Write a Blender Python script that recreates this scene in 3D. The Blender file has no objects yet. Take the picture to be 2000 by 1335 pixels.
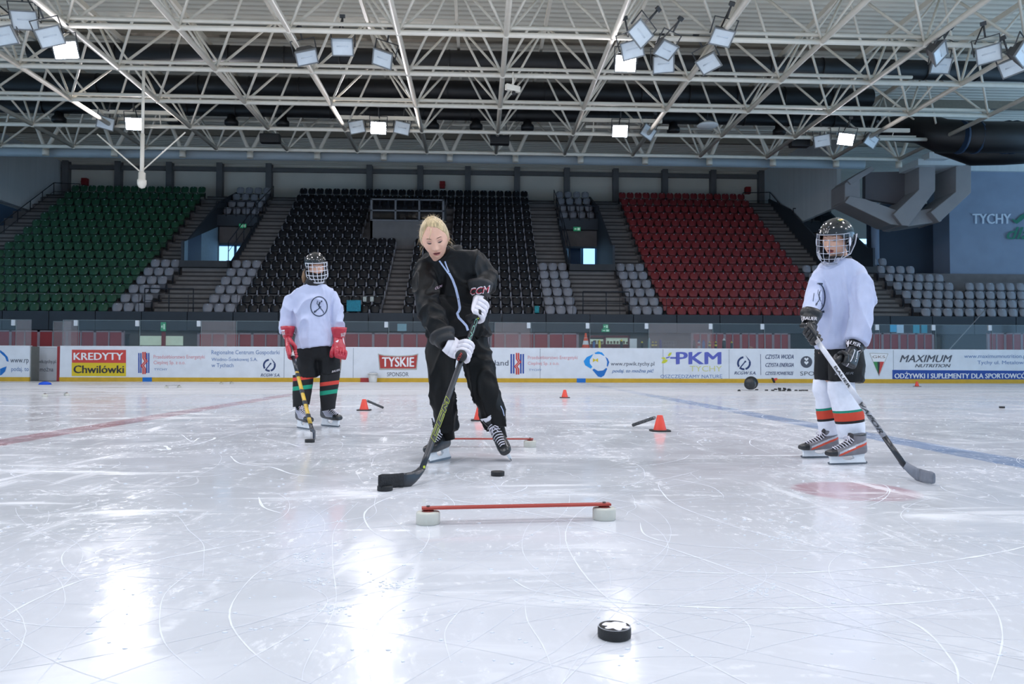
import bpy, bmesh, math, random
import numpy as np
from mathutils import Vector, Matrix, noise
from mathutils.bvhtree import BVHTree
V=Vector
random.seed(7)
S=bpy.context.scene; COL=S.collection
# ---------------------------------------------------------------- camera
FPX,YAW,PIT,ROL,CAMH=1492.7,.04435,.02853,.00317,.622
_f=V((math.sin(YAW)*math.cos(PIT),math.cos(YAW)*math.cos(PIT),math.sin(PIT)))
_r=V((math.cos(YAW),-math.sin(YAW),0)); _u=_r.cross(_f)
_R=_r*math.cos(ROL)+_u*math.sin(ROL); _U=_u*math.cos(ROL)-_r*math.sin(ROL)
CAMP=V((0,0,CAMH))
cd=bpy.data.cameras.new('camera'); cam=bpy.data.objects.new('camera',cd); COL.objects.link(cam); S.camera=cam
cd.sensor_fit='HORIZONTAL'; cd.sensor_width=36; cd.lens=FPX*36/2000; cd.clip_start=.05; cd.clip_end=400
cam.matrix_world=Matrix(((_R.x,_U.x,-_f.x,0),(_R.y,_U.y,-_f.y,0),(_R.z,_U.z,-_f.z,CAMH),(0,0,0,1)))
cd.dof.use_dof=True; cd.dof.focus_distance=4.3; cd.dof.aperture_fstop=8.0
def ray(x,y): return _f+_R*((x-1000)/FPX)-_U*((y-667.5)/FPX)
def at(x,y,Y):
    d=ray(x,y); return CAMP+d*(Y/d.y)
def gnd(x,y,z=0):
    d=ray(x,y); return CAMP+d*((z-CAMH)/d.z)
def ppm(Y): return FPX/Y
def prj(p):
    d=V(p)-CAMP; z=d.dot(_f); return 1000+FPX*d.dot(_R)/z, 667.5-FPX*d.dot(_U)/z
# ---------------------------------------------------------------- world, exposure
S.view_settings.view_transform='Standard'; S.view_settings.look='None'
S.view_settings.exposure=0.0; S.view_settings.gamma=1.0; S.view_settings.use_curve_mapping=False
w=bpy.data.worlds.new('daylight'); S.world=w; w.use_nodes=True
w.node_tree.nodes['Background'].inputs[0].default_value=(.38,.66,1,1); w.node_tree.nodes['Background'].inputs[1].default_value=2.1
LAMP_POWER=300.0; LAMP_RGB=(.965,.94,1.0)
cy=S.cycles
cy.use_denoising=True
try: cy.denoiser='OPENIMAGEDENOISE'
except Exception: pass
cy.max_bounces=7; cy.diffuse_bounces=4; cy.glossy_bounces=3; cy.transmission_bounces=4; cy.transparent_max_bounces=12
cy.sample_clamp_indirect=6; cy.caustics_reflective=False; cy.caustics_refractive=False; cy.use_light_tree=True; cy.use_adaptive_sampling=True; cy.adaptive_threshold=.025
# ---------------------------------------------------------------- materials
def lin(c): return tuple(((x/255)/12.92 if x/255<=.04045 else ((x/255+.055)/1.055)**2.4) for x in c)
MATS={}
def mat(name,rgb,rough=.6,var=.06,scale=8.,metal=0.,spec=.5,bump=0.,bscale=40.,coat=0.,sheen=0.,emit=0.,stretch=None):
    if name in MATS: return MATS[name]
    m=bpy.data.materials.new(name); MATS[name]=m; m.use_nodes=True
    nt=m.node_tree; b=nt.nodes['Principled BSDF']; c=lin(rgb)
    b.inputs['Roughness'].default_value=rough; b.inputs['Metallic'].default_value=metal
    b.inputs['Specular IOR Level'].default_value=spec; b.inputs['Coat Weight'].default_value=coat; b.inputs['Coat Roughness'].default_value=.3 if coat<.5 else .06; b.inputs['Sheen Weight'].default_value=sheen
    tc=nt.nodes.new('ShaderNodeTexCoord'); mp=nt.nodes.new('ShaderNodeMapping'); nt.links.new(tc.outputs['Object'],mp.inputs[0])
    if stretch: mp.inputs['Scale'].default_value=stretch
    n=nt.nodes.new('ShaderNodeTexNoise'); n.inputs['Scale'].default_value=scale; n.inputs['Detail'].default_value=4
    nt.links.new(mp.outputs[0],n.inputs['Vector'])
    r=nt.nodes.new('ShaderNodeValToRGB'); r.color_ramp.elements[0].position=.3; r.color_ramp.elements[1].position=.7
    r.color_ramp.elements[0].color=tuple(x*(1-var) for x in c)+(1,); r.color_ramp.elements[1].color=tuple(min(1,x*(1+var)) for x in c)+(1,)
    nt.links.new(n.outputs['Fac'],r.inputs[0]); nt.links.new(r.outputs[0],b.inputs['Base Color'])
    if bump:
        n2=nt.nodes.new('ShaderNodeTexNoise'); n2.inputs['Scale'].default_value=bscale; n2.inputs['Detail'].default_value=3
        nt.links.new(mp.outputs[0],n2.inputs['Vector'])
        bp=nt.nodes.new('ShaderNodeBump'); bp.inputs['Strength'].default_value=bump; bp.inputs['Distance'].default_value=.01
        nt.links.new(n2.outputs['Fac'],bp.inputs['Height']); nt.links.new(bp.outputs[0],b.inputs['Normal'])
    if emit:
        b.inputs['Emission Color'].default_value=c+(1,); b.inputs['Emission Strength'].default_value=emit
    return m
def glass(name,tint=(.9,.95,.95),haze=.04,hazec=(.5,.5,.5),gloss=.08):
    m=bpy.data.materials.new(name); MATS[name]=m; m.use_nodes=True; nt=m.node_tree; nt.nodes.clear()
    o=nt.nodes.new('ShaderNodeOutputMaterial'); t=nt.nodes.new('ShaderNodeBsdfTransparent'); t.inputs[0].default_value=tint+(1,)
    g=nt.nodes.new('ShaderNodeBsdfGlossy'); g.inputs['Roughness'].default_value=.05
    d=nt.nodes.new('ShaderNodeBsdfDiffuse'); n=nt.nodes.new('ShaderNodeTexNoise'); n.inputs['Scale'].default_value=3
    r=nt.nodes.new('ShaderNodeMapRange'); r.inputs['To Min'].default_value=haze*.5; r.inputs['To Max'].default_value=haze*1.5
    d.inputs[0].default_value=hazec+(1,)
    nt.links.new(n.outputs['Fac'],r.inputs[0])
    a=nt.nodes.new('ShaderNodeMixShader'); a.inputs[0].default_value=gloss; b=nt.nodes.new('ShaderNodeMixShader')
    nt.links.new(t.outputs[0],a.inputs[1]); nt.links.new(g.outputs[0],a.inputs[2])
    nt.links.new(r.outputs[0],b.inputs[0]); nt.links.new(a.outputs[0],b.inputs[1]); nt.links.new(d.outputs[0],b.inputs[2])
    nt.links.new(b.outputs[0],o.inputs[0]); return m
# ---------------------------------------------------------------- mesh builder
class MB:
    def __init__(s): s.v=[]; s.f=[]; s.m=[]; s.s=[]
    def add(s,vs,fs,mat=0,smooth=False,M=None):
        k=len(s.v)
        s.v+= [M@V(p) for p in vs] if M is not None else [V(p) for p in vs]
        for f in fs: s.f.append(tuple(i+k for i in f)); s.m.append(mat); s.s.append(smooth)
        return s
    def box(s,c,d,mat=0,M=None):
        x,y,z=c; a,b,e=d[0]/2,d[1]/2,d[2]/2
        return s.add([(x+i*a,y+j*b,z+k*e) for i in(-1,1) for j in(-1,1) for k in(-1,1)],[(0,1,3,2),(4,6,7,5),(0,4,5,1),(2,3,7,6),(0,2,6,4),(1,5,7,3)],mat,False,M)
    def b2(s,lo,hi,mat=0,M=None): return s.box([(lo[i]+hi[i])/2 for i in range(3)],[abs(hi[i]-lo[i]) for i in range(3)],mat,M)
    def prism(s,poly,y0,y1,mat=0,M=None,ax=1):
        n=len(poly); f=(lambda p,y:(p[0],y,p[1])) if ax==1 else ((lambda p,y:(y,p[0],p[1])) if ax==0 else (lambda p,y:(p[0],p[1],y)))
        return s.add([f(p,y0) for p in poly]+[f(p,y1) for p in poly],[tuple(range(n)),tuple(range(2*n-1,n-1,-1))]+[(i,i+n,(i+1)%n+n,(i+1)%n) for i in range(n)],mat,False,M)
    def rings(s,R,mat=0,smooth=True,caps=True,M=None,mats=None):
        n=len(R[0]); vs=[p for r in R for p in r]; k0=len(s.f)
        for i in range(len(R)-1):
            fs=[(i*n+j,i*n+(j+1)%n,(i+1)*n+(j+1)%n,(i+1)*n+j) for j in range(n)]
            if i==0: s.add(vs,fs,mats[i] if mats else mat,smooth,M); base=len(s.v)-len(vs)
            else:
                for f in fs: s.f.append(tuple(q+base for q in f)); s.m.append(mats[i] if mats else mat); s.s.append(smooth)
        if caps:
            s.f.append(tuple(base+j for j in range(n-1,-1,-1))); s.m.append(mats[0] if mats else mat); s.s.append(False)
            s.f.append(tuple(base+(len(R)-1)*n+j for j in range(n))); s.m.append(mats[-1] if mats else mat); s.s.append(False)
        return s
    def tube(s,P,r,n=8,mat=0,caps=True,up=None,smooth=True,sq=False,M=None,mats=None):
        P=[V(p) for p in P]; R=[]; N=None
        for i,p in enumerate(P):
            t=((P[i]-P[i-1]).normalized() if i else V((0,0,0)))+((P[i+1]-P[i]).normalized() if i<len(P)-1 else V((0,0,0)))
            t=t.normalized() if t.length>1e-9 else V((0,0,1))
            if N is None:
                N=V(up) if up is not None else (V((0,0,1)) if abs(t.z)<.9 else V((0,1,0)))
            N=(N-t*N.dot(t)).normalized(); B=t.cross(N)
            q=r[i] if isinstance(r,(list,tuple)) and not(len(r)==2 and sq=='c') else r
            a,b=q if isinstance(q,(list,tuple)) else (q,q)
            if sq is True: R.append([p+N*a*x+B*b*y for x,y in((-1,-1),(-1,1),(1,1),(1,-1))])
            else: R.append([p+N*(a*math.cos(2*math.pi*j/n))+B*(b*math.sin(2*math.pi*j/n)) for j in range(n)])
        return s.rings(R,mat,smooth and sq is not True,caps,M,mats)
    def cyl(s,a,b,r,n=12,mat=0,r1=None,M=None): return s.tube([a,b],[r,r if r1 is None else r1],n,mat,M=M)
    def lathe(s,prof,n=24,mat=0,M=None,caps=True,mats=None,smooth=True):
        return s.rings([[V((r*math.cos(2*math.pi*j/n),r*math.sin(2*math.pi*j/n),z)) for j in range(n)] for r,z in prof],mat,smooth,caps,M,mats)
    def ell(s,c,r,mat=0,nu=16,nv=10,M=None,rot=None):
        c=V(c); R=[]
        for i in range(nv+1):
            th=math.pi*min(max(i/nv,.012),.988)
            R.append([(rot or Matrix.Identity(3))@V((r[0]*math.sin(th)*math.cos(2*math.pi*j/nu),r[1]*math.sin(th)*math.sin(2*math.pi*j/nu),-r[2]*math.cos(th)))+c for j in range(nu)])
        return s.rings(R,mat,True,True,M)
    def mesh(s,name,mats,base=V((0,0,0))):
        me=bpy.data.meshes.new(name); me.from_pydata([p-base for p in s.v],[],s.f)
        for m in mats: me.materials.append(m)
        me.polygons.foreach_set('material_index',s.m); me.polygons.foreach_set('use_smooth',s.s); me.validate(); me.update()
        return me
def bevel(me,w,seg=2,ang=.5):
    bm=bmesh.new(); bm.from_mesh(me); bmesh.ops.recalc_face_normals(bm,faces=bm.faces)
    es=[e for e in bm.edges if len(e.link_faces)==2 and e.calc_face_angle(0)>ang]
    bmesh.ops.bevel(bm,geom=es,offset=w,segments=seg,affect='EDGES',profile=.5,clamp_overlap=True); bm.to_mesh(me); bm.free()
def fixn(me):
    bm=bmesh.new(); bm.from_mesh(me); bmesh.ops.recalc_face_normals(bm,faces=bm.faces); bm.to_mesh(me); bm.free()
def L(x): return x if isinstance(x,(list,tuple)) else [x]
def tag(o,label=None,cat=None,group=None,kind=None):
    for k,v in(('label',label),('category',cat),('group',group),('kind',kind)):
        if v: o[k]=v
    return o
class Thing:
    def __init__(t,name,label,cat,base=(0,0,0),group=None):
        t.base=V(base); t.o=bpy.data.objects.new(name,None); t.o.empty_display_size=.1; COL.objects.link(t.o); t.o.location=t.base; tag(t.o,label,cat,group)
    def part(t,name,mb,mats,parent=None,bev=0,label=None,seg=2,fix=True,smooth=None):
        me=mb if isinstance(mb,bpy.types.Mesh) else mb.mesh(name,L(mats),t.base)
        if bev: bevel(me,bev,seg)
        elif fix: fixn(me)
        if smooth: me.polygons.foreach_set('use_smooth',[True]*len(me.polygons))
        o=bpy.data.objects.new(name,me); COL.objects.link(o); o.parent=parent or t.o
        if label: o['label']=label
        return o
def solo(name,mb,mats,label=None,cat=None,group=None,kind=None,base=(0,0,0),bev=0,fix=True):
    base=V(base); me=mb.mesh(name,L(mats),base)
    if bev: bevel(me,bev)
    elif fix: fixn(me)
    o=bpy.data.objects.new(name,me); COL.objects.link(o); o.location=base; return tag(o,label,cat,group,kind)
def struct(name,mb,mats,bev=0): return solo(name,mb,mats,kind='structure',bev=bev)
def dup(root,loc=None,rot=None,label=None,group=None):
    r=root.copy(); COL.objects.link(r)
    if loc is not None: r.location=loc
    if rot is not None: r.rotation_euler=rot
    if label: r['label']=label
    if group: r['group']=group
    for ch in root.children:
        c=ch.copy(); COL.objects.link(c); c.parent=r
        for g in ch.children:
            d=g.copy(); COL.objects.link(d); d.parent=c
    return r
ORD=['zeroth','first','second','third','fourth','fifth','sixth','seventh','eighth','ninth','tenth','eleventh','twelfth','thirteenth','fourteenth','fifteenth','sixteenth','seventeenth','eighteenth','nineteenth','twentieth']+['twenty-'+x for x in('first','second','third','fourth','fifth','sixth','seventh','eighth','ninth')]
# ---------------------------------------------------------------- lettering, made once
TEXTS={}
def pre_text(strings):
    obs=[]
    for s in strings:
        c=bpy.data.curves.new('t','FONT'); c.body=s[1:] if s[0] in '/*' else s; c.size=1; c.resolution_u=3
        if s[0]=='/': c.shear=.3
        pass
        o=bpy.data.objects.new('t',c); COL.objects.link(o); obs.append((s,o,c))
    dg=bpy.context.evaluated_depsgraph_get()
    for s,o,c in obs:
        me=bpy.data.meshes.new_from_object(o.evaluated_get(dg))
        v=np.array([p.co[:2] for p in me.vertices]); lo=v.min(0); hi=v.max(0)
        F_=[tuple(p.vertices) for p in me.polygons]
        F_=[tuple(p.vertices) for p in me.polygons]; n_=len(v); E=[-.03,-.01,.01,.03] if s[0]=='*' else [-.018,-.006,.006,.018] if s[0]=='/' else [0]
        w_=np.concatenate([v+[d,d*.3] for d in E]); lo=w_.min(0); hi=w_.max(0); q_=(w_-lo)/(hi-lo)
        TEXTS[s]=([(q_[i][0],q_[i][1],i//n_) for i in range(len(q_))],[tuple(i+n_*k for i in f) for k in range(len(E)) for f in F_],1)
        bpy.data.meshes.remove(me); bpy.data.objects.remove(o); bpy.data.curves.remove(c)
pre_text(['www.rp','podaj. to','wik.tychy.pl','można','*KREDYTY','*Chwilówki','Przedsiębiorstwo Energetyki','Cieplnej Sp. z o.o.','TYCHY','Regionalne Centrum Gospodarki','Wodno-Ściekowej S.A.','w Tychach','/RCGW S.A.','*TYSKIE','SPONSOR','poland','www.rpwik.tychy.pl','/podaj. to można pić','*PKM','OSZCZĘDZAMY NATURĘ','/CZYSTA WODA','/CZYSTA ENERGIA','/CZYSTE POWIETRZE','SPONSOR TYCHY','GKS','/MAXIMUM','/NUTRITION','*ODŻYWKI I SUPLEMENTY DLA SPORTOWCÓW','www.maximumnutrition.pl','Tychy ul. Metalowa','*TYCHY','/dla','/CCM','*BAUER','/BAUER','/RBK','/VAPOR','A12','B3'])
def text_on(mb,s,p00,p10,p01,mat=0,lift=None):
    """lettering s filling the parallelogram p00 (lower left), p10 (lower right), p01 (upper left)"""
    v,f,_=TEXTS[s]; p00=V(p00); a=V(p10)-p00; b=V(p01)-p00
    n=a.cross(b).normalized(); n=n if n.dot(CAMP-p00)>0 else -n
    mb.add([p00+a*x+b*y+n*(.0009*k) for x,y,k in v],f,mat)
def text_px(mb,s,x0,y0,x1,y1,Y,mat=0):
    text_on(mb,s,at(x0,y1,Y),at(x1,y1,Y),at(x0,y0,Y),mat)
def poly_px(mb,pts,Y,mat=0):
    mb.add([at(x,y,Y) for x,y in pts],[tuple(range(len(pts)))],mat)
def arc_px(mb,cx,cy,ri,ro,a0,a1,Y,mat=0,n=14,sx=1.,sy=1.):
    vs=[]
    for i in range(n+1):
        a=math.radians(a0+(a1-a0)*i/n)
        for r in(ri,ro): vs.append(at(cx+r*math.cos(a)*sx,cy-r*math.sin(a)*sy,Y))
    mb.add(vs,[(2*i,2*i+1,2*i+3,2*i+2) for i in range(n)],mat)
def line_px(mb,x0,y0,x1,y1,w,Y,mat=0):
    d=math.hypot(x1-x0,y1-y0); nx,ny=-(y1-y0)/d*w/2,(x1-x0)/d*w/2
    poly_px(mb,[(x0+nx,y0+ny),(x1+nx,y1+ny),(x1-nx,y1-ny),(x0-nx,y0-ny)],Y,mat)
# ================================================================ the hall
YB=25.6; HB=1.164; XR=-3.7
m_white=mat('truss_white',(238,231,216),.5,.04,4); m_deck=mat('roof_deck',(233,227,213),.6,.05,.5,stretch=(.2,3,1)); m_brown=mat('purlin',(150,140,125),.7)
m_black=mat('duct_black',(26,27,30),.45,.2,2); m_slate=mat('slate_panel',(52,60,70),.6,.08,1.5); m_conc=mat('concrete_tread',(118,113,113),.85,.12,2.5,bump=.2,bscale=12)
m_wallb=mat('back_panel',(230,223,210),.8,.05,.6); m_frame=mat('steel_grey',(112,111,112),.6,.1,2); m_pale=mat('pale_cladding',(224,230,232),.7,.04,1,stretch=(6,6,.3))
m_gwall=mat('grey_render',(142,156,178),.8,.06,1.2); m_taupe=mat('taupe_render',(112,108,112),.85,.05,1.2); m_rail=mat('rail_dark',(34,40,50),.5,.1,5)
m_red=mat('red_panel',(150,44,48),.55,.08,2); m_grey=mat('mid_grey',(128,130,136),.6,.06,3); m_dk=mat('dark_void',(22,24,28),.8,.1,2); m_corr=mat('corridor_floor',(70,72,76),.8,.1,2)
m_girder=mat('girder_grey',(176,186,192),.5,.05,1)
# --- ice
def ice():
    m=bpy.data.materials.new('ice'); m.use_nodes=True; nt=m.node_tree; N=nt.nodes; K=nt.links; b=N['Principled BSDF']
    geo=N.new('ShaderNodeNewGeometry'); sep=N.new('ShaderNodeSeparateXYZ'); K.new(geo.outputs['Position'],sep.inputs[0])
    def mth(op,a,bb=None,c=None):
        n=N.new('ShaderNodeMath'); n.operation=op
        for i,q in enumerate((a,bb,c)):
            if q is None: continue
            if hasattr(q,'links'): K.new(q,n.inputs[i])
            else: n.inputs[i].default_value=q
        return n.outputs[0]
    def noi(sc,det=3,dist=0,stretch=None,rough=.5):
        mp=N.new('ShaderNodeMapping'); K.new(geo.outputs['Position'],mp.inputs[0])
        if stretch: mp.inputs['Scale'].default_value=stretch[:3]; mp.inputs['Rotation'].default_value=(0,0,stretch[3] if len(stretch)>3 else 0)
        n=N.new('ShaderNodeTexNoise'); n.inputs['Scale'].default_value=sc; n.inputs['Detail'].default_value=det; n.inputs['Distortion'].default_value=dist; n.inputs['Roughness'].default_value=rough
        K.new(mp.outputs[0],n.inputs[0]); return n.outputs['Fac']
    def ramp(x,a,bb):
        n=N.new('ShaderNodeMapRange'); n.interpolation_type='SMOOTHSTEP'; n.inputs['From Min'].default_value=a; n.inputs['From Max'].default_value=bb; K.new(x,n.inputs[0]); return n.outputs[0]
    def mix(f,c1,c2):
        n=N.new('ShaderNodeMix'); n.data_type='RGBA'
        if hasattr(f,'links'): K.new(f,n.inputs[0])
        else: n.inputs[0].default_value=f
        for i,c in((6,c1),(7,c2)):
            if hasattr(c,'links'): K.new(c,n.inputs[i])
            else: n.inputs[i].default_value=c+(1,)
        return n.outputs[2]
    x,y=sep.outputs[0],sep.outputs[1]
    big=noi(.5,3); c=mix(ramp(big,.35,.65),(.60,.62,.655),(.70,.715,.765))
    wob=mth('MULTIPLY',mth('SUBTRACT',noi(6,3),.5),.06)
    xw=mth('ADD',x,wob)
    def band(c0,hw): return ramp(mth('ABSOLUTE',mth('SUBTRACT',xw,c0)),hw+.03,hw-.02)
    fade=ramp(noi(1.6,4),.2,.75)
    c=mix(mth('MULTIPLY',band(XR,.15),mth('MULTIPLY_ADD',fade,.3,.45)),c,(.36,.10,.13))
    c=mix(mth('MULTIPLY',band(XR+7.15,.15),mth('MULTIPLY_ADD',fade,.4,.4)),c,(.10,.22,.46))
    dx=mth('SUBTRACT',xw,1.865); dy=mth('SUBTRACT',y,3.72); dd=mth('SQRT',mth('ADD',mth('MULTIPLY',dx,dx),mth('MULTIPLY',dy,dy)))
    c=mix(mth('MULTIPLY',ramp(dd,.32,.26),mth('MULTIPLY_ADD',fade,.25,.3)),c,(.42,.10,.15))
    # snow dust and old scratches
    dust=mth('MULTIPLY',ramp(noi(26,5,.4,(1,.5,1,.2),rough=.75),.50,.72),ramp(noi(1.1,4,.5),.40,.64)); smear=mth('MULTIPLY',ramp(noi(2.6,5,.8,(.22,1,1,.12),rough=.65),.52,.68),ramp(noi(.7,3),.36,.6)); smear2=mth('MULTIPLY',ramp(noi(3.4,5,.8,(1,.2,1,.5),rough=.65),.55,.7),ramp(noi(.8,3,.2),.42,.6)); dust=mth('MAXIMUM',dust,mth('MULTIPLY',mth('MAXIMUM',smear,smear2),.8))
    s1=ramp(noi(3.2,2,1.2,(1,.11,1,.5)),.60,.66); s2=ramp(noi(4.1,2,1.5,(.12,1,1,-.35)),.60,.66); s3=ramp(noi(2.4,2,2.,(.3,.3,1)),.497,.5); s4=ramp(noi(2.4,2,2.,(.3,.3,1)),.507,.503)
    arcs=mth('MULTIPLY',mth('MULTIPLY',s3,s4),ramp(noi(.9,2),.45,.6))
    sc=mth('MULTIPLY',mth('MAXIMUM',s1,s2),ramp(noi(12,3,rough=.7),.45,.62)); sc=mth('MAXIMUM',mth('MULTIPLY',sc,.4),mth('MULTIPLY',arcs,.35))
    far=mth('MULTIPLY',ramp(y,12.,19.),ramp(noi(1.3,5,.4,(.12,1,1),rough=.65),.30,.55)); snow=mth('MAXIMUM',mth('MAXIMUM',mth('MULTIPLY',dust,.8),mth('MULTIPLY',far,.85)),sc)
    c=mix(snow,c,(.86,.875,.91)); K.new(c,b.inputs['Base Color'])
    rg=mth('MULTIPLY_ADD',ramp(noi(2.2,4,.6),.3,.7),.10,.09); rg=mth('MULTIPLY_ADD',snow,.4,rg); K.new(rg,b.inputs['Roughness'])
    b.inputs['IOR'].default_value=1.31; b.inputs['Specular IOR Level'].default_value=.5
    bp=N.new('ShaderNodeBump'); bp.inputs['Strength'].default_value=.12; bp.inputs['Distance'].default_value=.004
    h=mth('ADD',noi(14,4,.3,(1,.6,1,.3)),mth('MULTIPLY',snow,.6)); K.new(h,bp.inputs['Height']); K.new(bp.outputs[0],b.inputs['Normal'])
    return m
mb=MB(); mb.add([(-32,-4.4,0),(32,-4.4,0),(32,YB+.02,0),(-32,YB+.02,0)],[(0,1,2,3)]); mb.b2((-32,-4.4,-.3),(32,YB+.02,-.01)); struct('floor',mb,ice())
mb=MB(); mb.b2((-36,YB+.02,-.3),(36,50,-.02)); struct('floor_corridor',mb,m_corr)
# --- skate marks scraped into the ice
m_snow=mat('scraped_snow',(224,228,236),.8,.04,30)
mb=MB()
def ribbon(pts,w):
    vs=[];n=len(pts)
    for i,p in enumerate(pts):
        a=pts[max(i-1,0)];b=pts[min(i+1,n-1)]; t=V((b[0]-a[0],b[1]-a[1],0)).normalized(); q=V((-t.y,t.x,0))
        ww=w*(math.sin(math.pi*(i+.4)/(n-.2))**.5)*(.55+.6*noise.noise(V((p[0]*9,p[1]*9,3))))
        ww=max(ww,.0006); z=.0004+.0004*random.random()
        vs+=[(p[0]+q.x*ww,p[1]+q.y*ww,z),(p[0]-q.x*ww,p[1]-q.y*ww,z)]
    mb.add(vs,[(2*i,2*i+1,2*i+3,2*i+2) for i in range(n-1)])
def arc(cx,cyy,r,a0,a1,w,n=26): ribbon([(cx+r*math.cos(a0+(a1-a0)*i/n)+.02*noise.noise(V((cx,r,i*.2))),cyy+r*math.sin(a0+(a1-a0)*i/n)) for i in range(n+1)],w)
def px_ribbon(pts,w,n=10):
    G=[gnd(*p) for p in pts]; out=[]
    for i in range(len(G)-1):
        p0,p1,p2,p3=G[max(i-1,0)],G[i],G[i+1],G[min(i+2,len(G)-1)]
        for k in range(n):
            t=k/n; out.append(tuple(.5*((2*p1[q])+(-p0[q]+p2[q])*t+(2*p0[q]-5*p1[q]+4*p2[q]-p3[q])*t*t+(-p0[q]+3*p1[q]-3*p2[q]+p3[q])*t**3) for q in(0,1)))
    out.append((G[-1].x,G[-1].y)); ribbon(out,w)
# the big curves one can follow in the photo
px_ribbon([(1250,1020),(1262,1045),(1330,1062),(1480,1072),(1640,1078),(1700,1086)],.006)
px_ribbon([(1260,1112),(1450,1120),(1640,1114),(1850,1095),(1990,1070),(1985,1060),(1790,1052)],.007)
px_ribbon([(1000,1130),(1050,1155),(1200,1175),(1430,1187),(1700,1182),(2000,1158)],.007)
px_ribbon([(1480,1122),(1660,1175),(1790,1220),(1860,1290),(1872,1335)],.005)
px_ribbon([(1850,1100),(1930,1170),(1958,1240),(1935,1330)],.003)
px_ribbon([(1640,1002),(1720,978),(1735,952),(1680,938),(1500,930),(1380,925)],.004)
px_ribbon([(1260,1000),(1450,998),(1620,988),(1720,970),(1735,950)],.004)
px_ribbon([(0,1210),(60,1175),(160,1133),(300,1095),(470,1060),(650,1020),(760,1003)],.007)
px_ribbon([(340,985),(210,1030),(135,1070),(122,1100),(160,1135)],.003)
px_ribbon([(400,1100),(330,1150),(312,1200),(325,1260),(400,1325)],.0025)
px_ribbon([(590,1140),(640,1170),(590,1225),(480,1290),(420,1325)],.0025)
px_ribbon([(700,980),(655,1030),(650,1100),(655,1180),(600,1290),(590,1330)],.002)
px_ribbon([(505,970),(515,990),(550,1002)],.008); px_ribbon([(355,848),(375,862),(390,855),(420,855),(380,868),(300,880)],.012); px_ribbon([(300,876),(330,878),(322,870)],.03)
px_ribbon([(450,890),(470,905),(530,912),(570,925),(620,930)],.012); px_ribbon([(350,930),(400,930),(500,918)],.010)
px_ribbon([(1025,1165),(1030,1210),(1060,1260),(1080,1310)],.0025); px_ribbon([(1350,1190),(1420,1195),(1465,1225),(1455,1280)],.0022)
px_ribbon([(1600,1040),(1680,1080),(1780,1105),(1870,1160)],.0025); px_ribbon([(880,1290),(870,1230),(910,1180)],.0025); px_ribbon([(725,1330),(720,1270),(750,1200),(820,1160)],.002)
px_ribbon([(0,955),(150,935),(350,915),(600,888)],.004); px_ribbon([(0,1020),(200,985),(480,960)],.003); px_ribbon([(430,855),(500,838),(560,832)],.008)
px_ribbon([(480,848),(560,865),(600,872),(690,860)],.008); px_ribbon([(1320,840),(1420,835),(1500,845)],.02); px_ribbon([(560,805),(600,795),(690,800)],.03)
for _ in range(130):
    g=gnd(random.uniform(-100,2100),790+random.random()**1.5*520); r=random.uniform(.25,3.2); a=random.uniform(0,6.28); da=random.uniform(.25,1.6)*min(1,1.1/r)
    arc(g.x-r*math.cos(a),g.y-r*math.sin(a),r,a-da,a+da,random.choice((.0012,.0015,.002,.003))*(1 if g.y<3 else 1.8))
for _ in range(90):      # busy patch round the skaters
    g=gnd(random.uniform(650,1500),random.uniform(800,990)); r=random.uniform(.15,1.8); a=random.uniform(0,6.28); da=random.uniform(.2,1.1)*min(1,.8/r)
    arc(g.x-r*math.cos(a),g.y-r*math.sin(a),r,a-da,a+da,random.choice((.002,.003,.006)))
for _ in range(60):       # far streaks
    X=random.uniform(-16,17); Y=random.uniform(11,25); ln=random.uniform(1,6); ribbon([(X+ln*i/8,Y+.15*math.sin(i*.4)+.1*i*random.uniform(-.3,.3)) for i in range(9)],random.uniform(.02,.10))
solo('scraped_snow',mb,m_snow,'white skate scratches and scraped snow curving over the ice','scratches',kind='stuff',fix=False)
mb=MB()
for _ in range(600):
    g=gnd(random.uniform(-50,2050),800+random.random()**1.4*500); s=random.uniform(.001,.003)*(1+g.y*.25)
    mb.ell((g.x,g.y,s*.2),(s*random.uniform(.8,2),s,s*.5),0,6,4)
for cx,cyy in((618,1137),(650,1190),(1480,1150),(1530,1050),(600,1090),(760,1140)):
    for _ in range(40):
        g=gnd(cx+random.gauss(0,18),cyy+random.gauss(0,6)); s=random.uniform(.0012,.004); mb.ell((g.x,g.y,s*.2),(s*1.5,s,s*.4),0,6,4)
solo('snow_crumbs',mb,m_snow,'tiny crumbs of scraped snow scattered on the ice','snow',kind='stuff',fix=False)
# --- roof deck, purlins
mb=MB(); vs=[];fs=[];i=0;y=-10.
prof=[(0,0),(.12,0),(.16,.07),(.29,.07)]
pts=[]
while y<48:
    for a,bq in prof: pts.append((y+a,12.45+bq))
    y+=.33
for p in pts: vs+=[(-40,p[0],p[1]),(40,p[0],p[1])]
mb.add(vs,[(2*k,2*k+1,2*k+3,2*k+2) for k in range(len(pts)-1)]); mb.b2((-40,-10,12.7),(40,48.2,12.9)); struct('ceiling',mb,m_deck)
mb=MB()
for yy in(21.,27.,33.,39.): mb.b2((-40,yy-.12,12.1),(40,yy+.12,12.45))
struct('ceiling_purlins',mb,m_brown)
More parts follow.
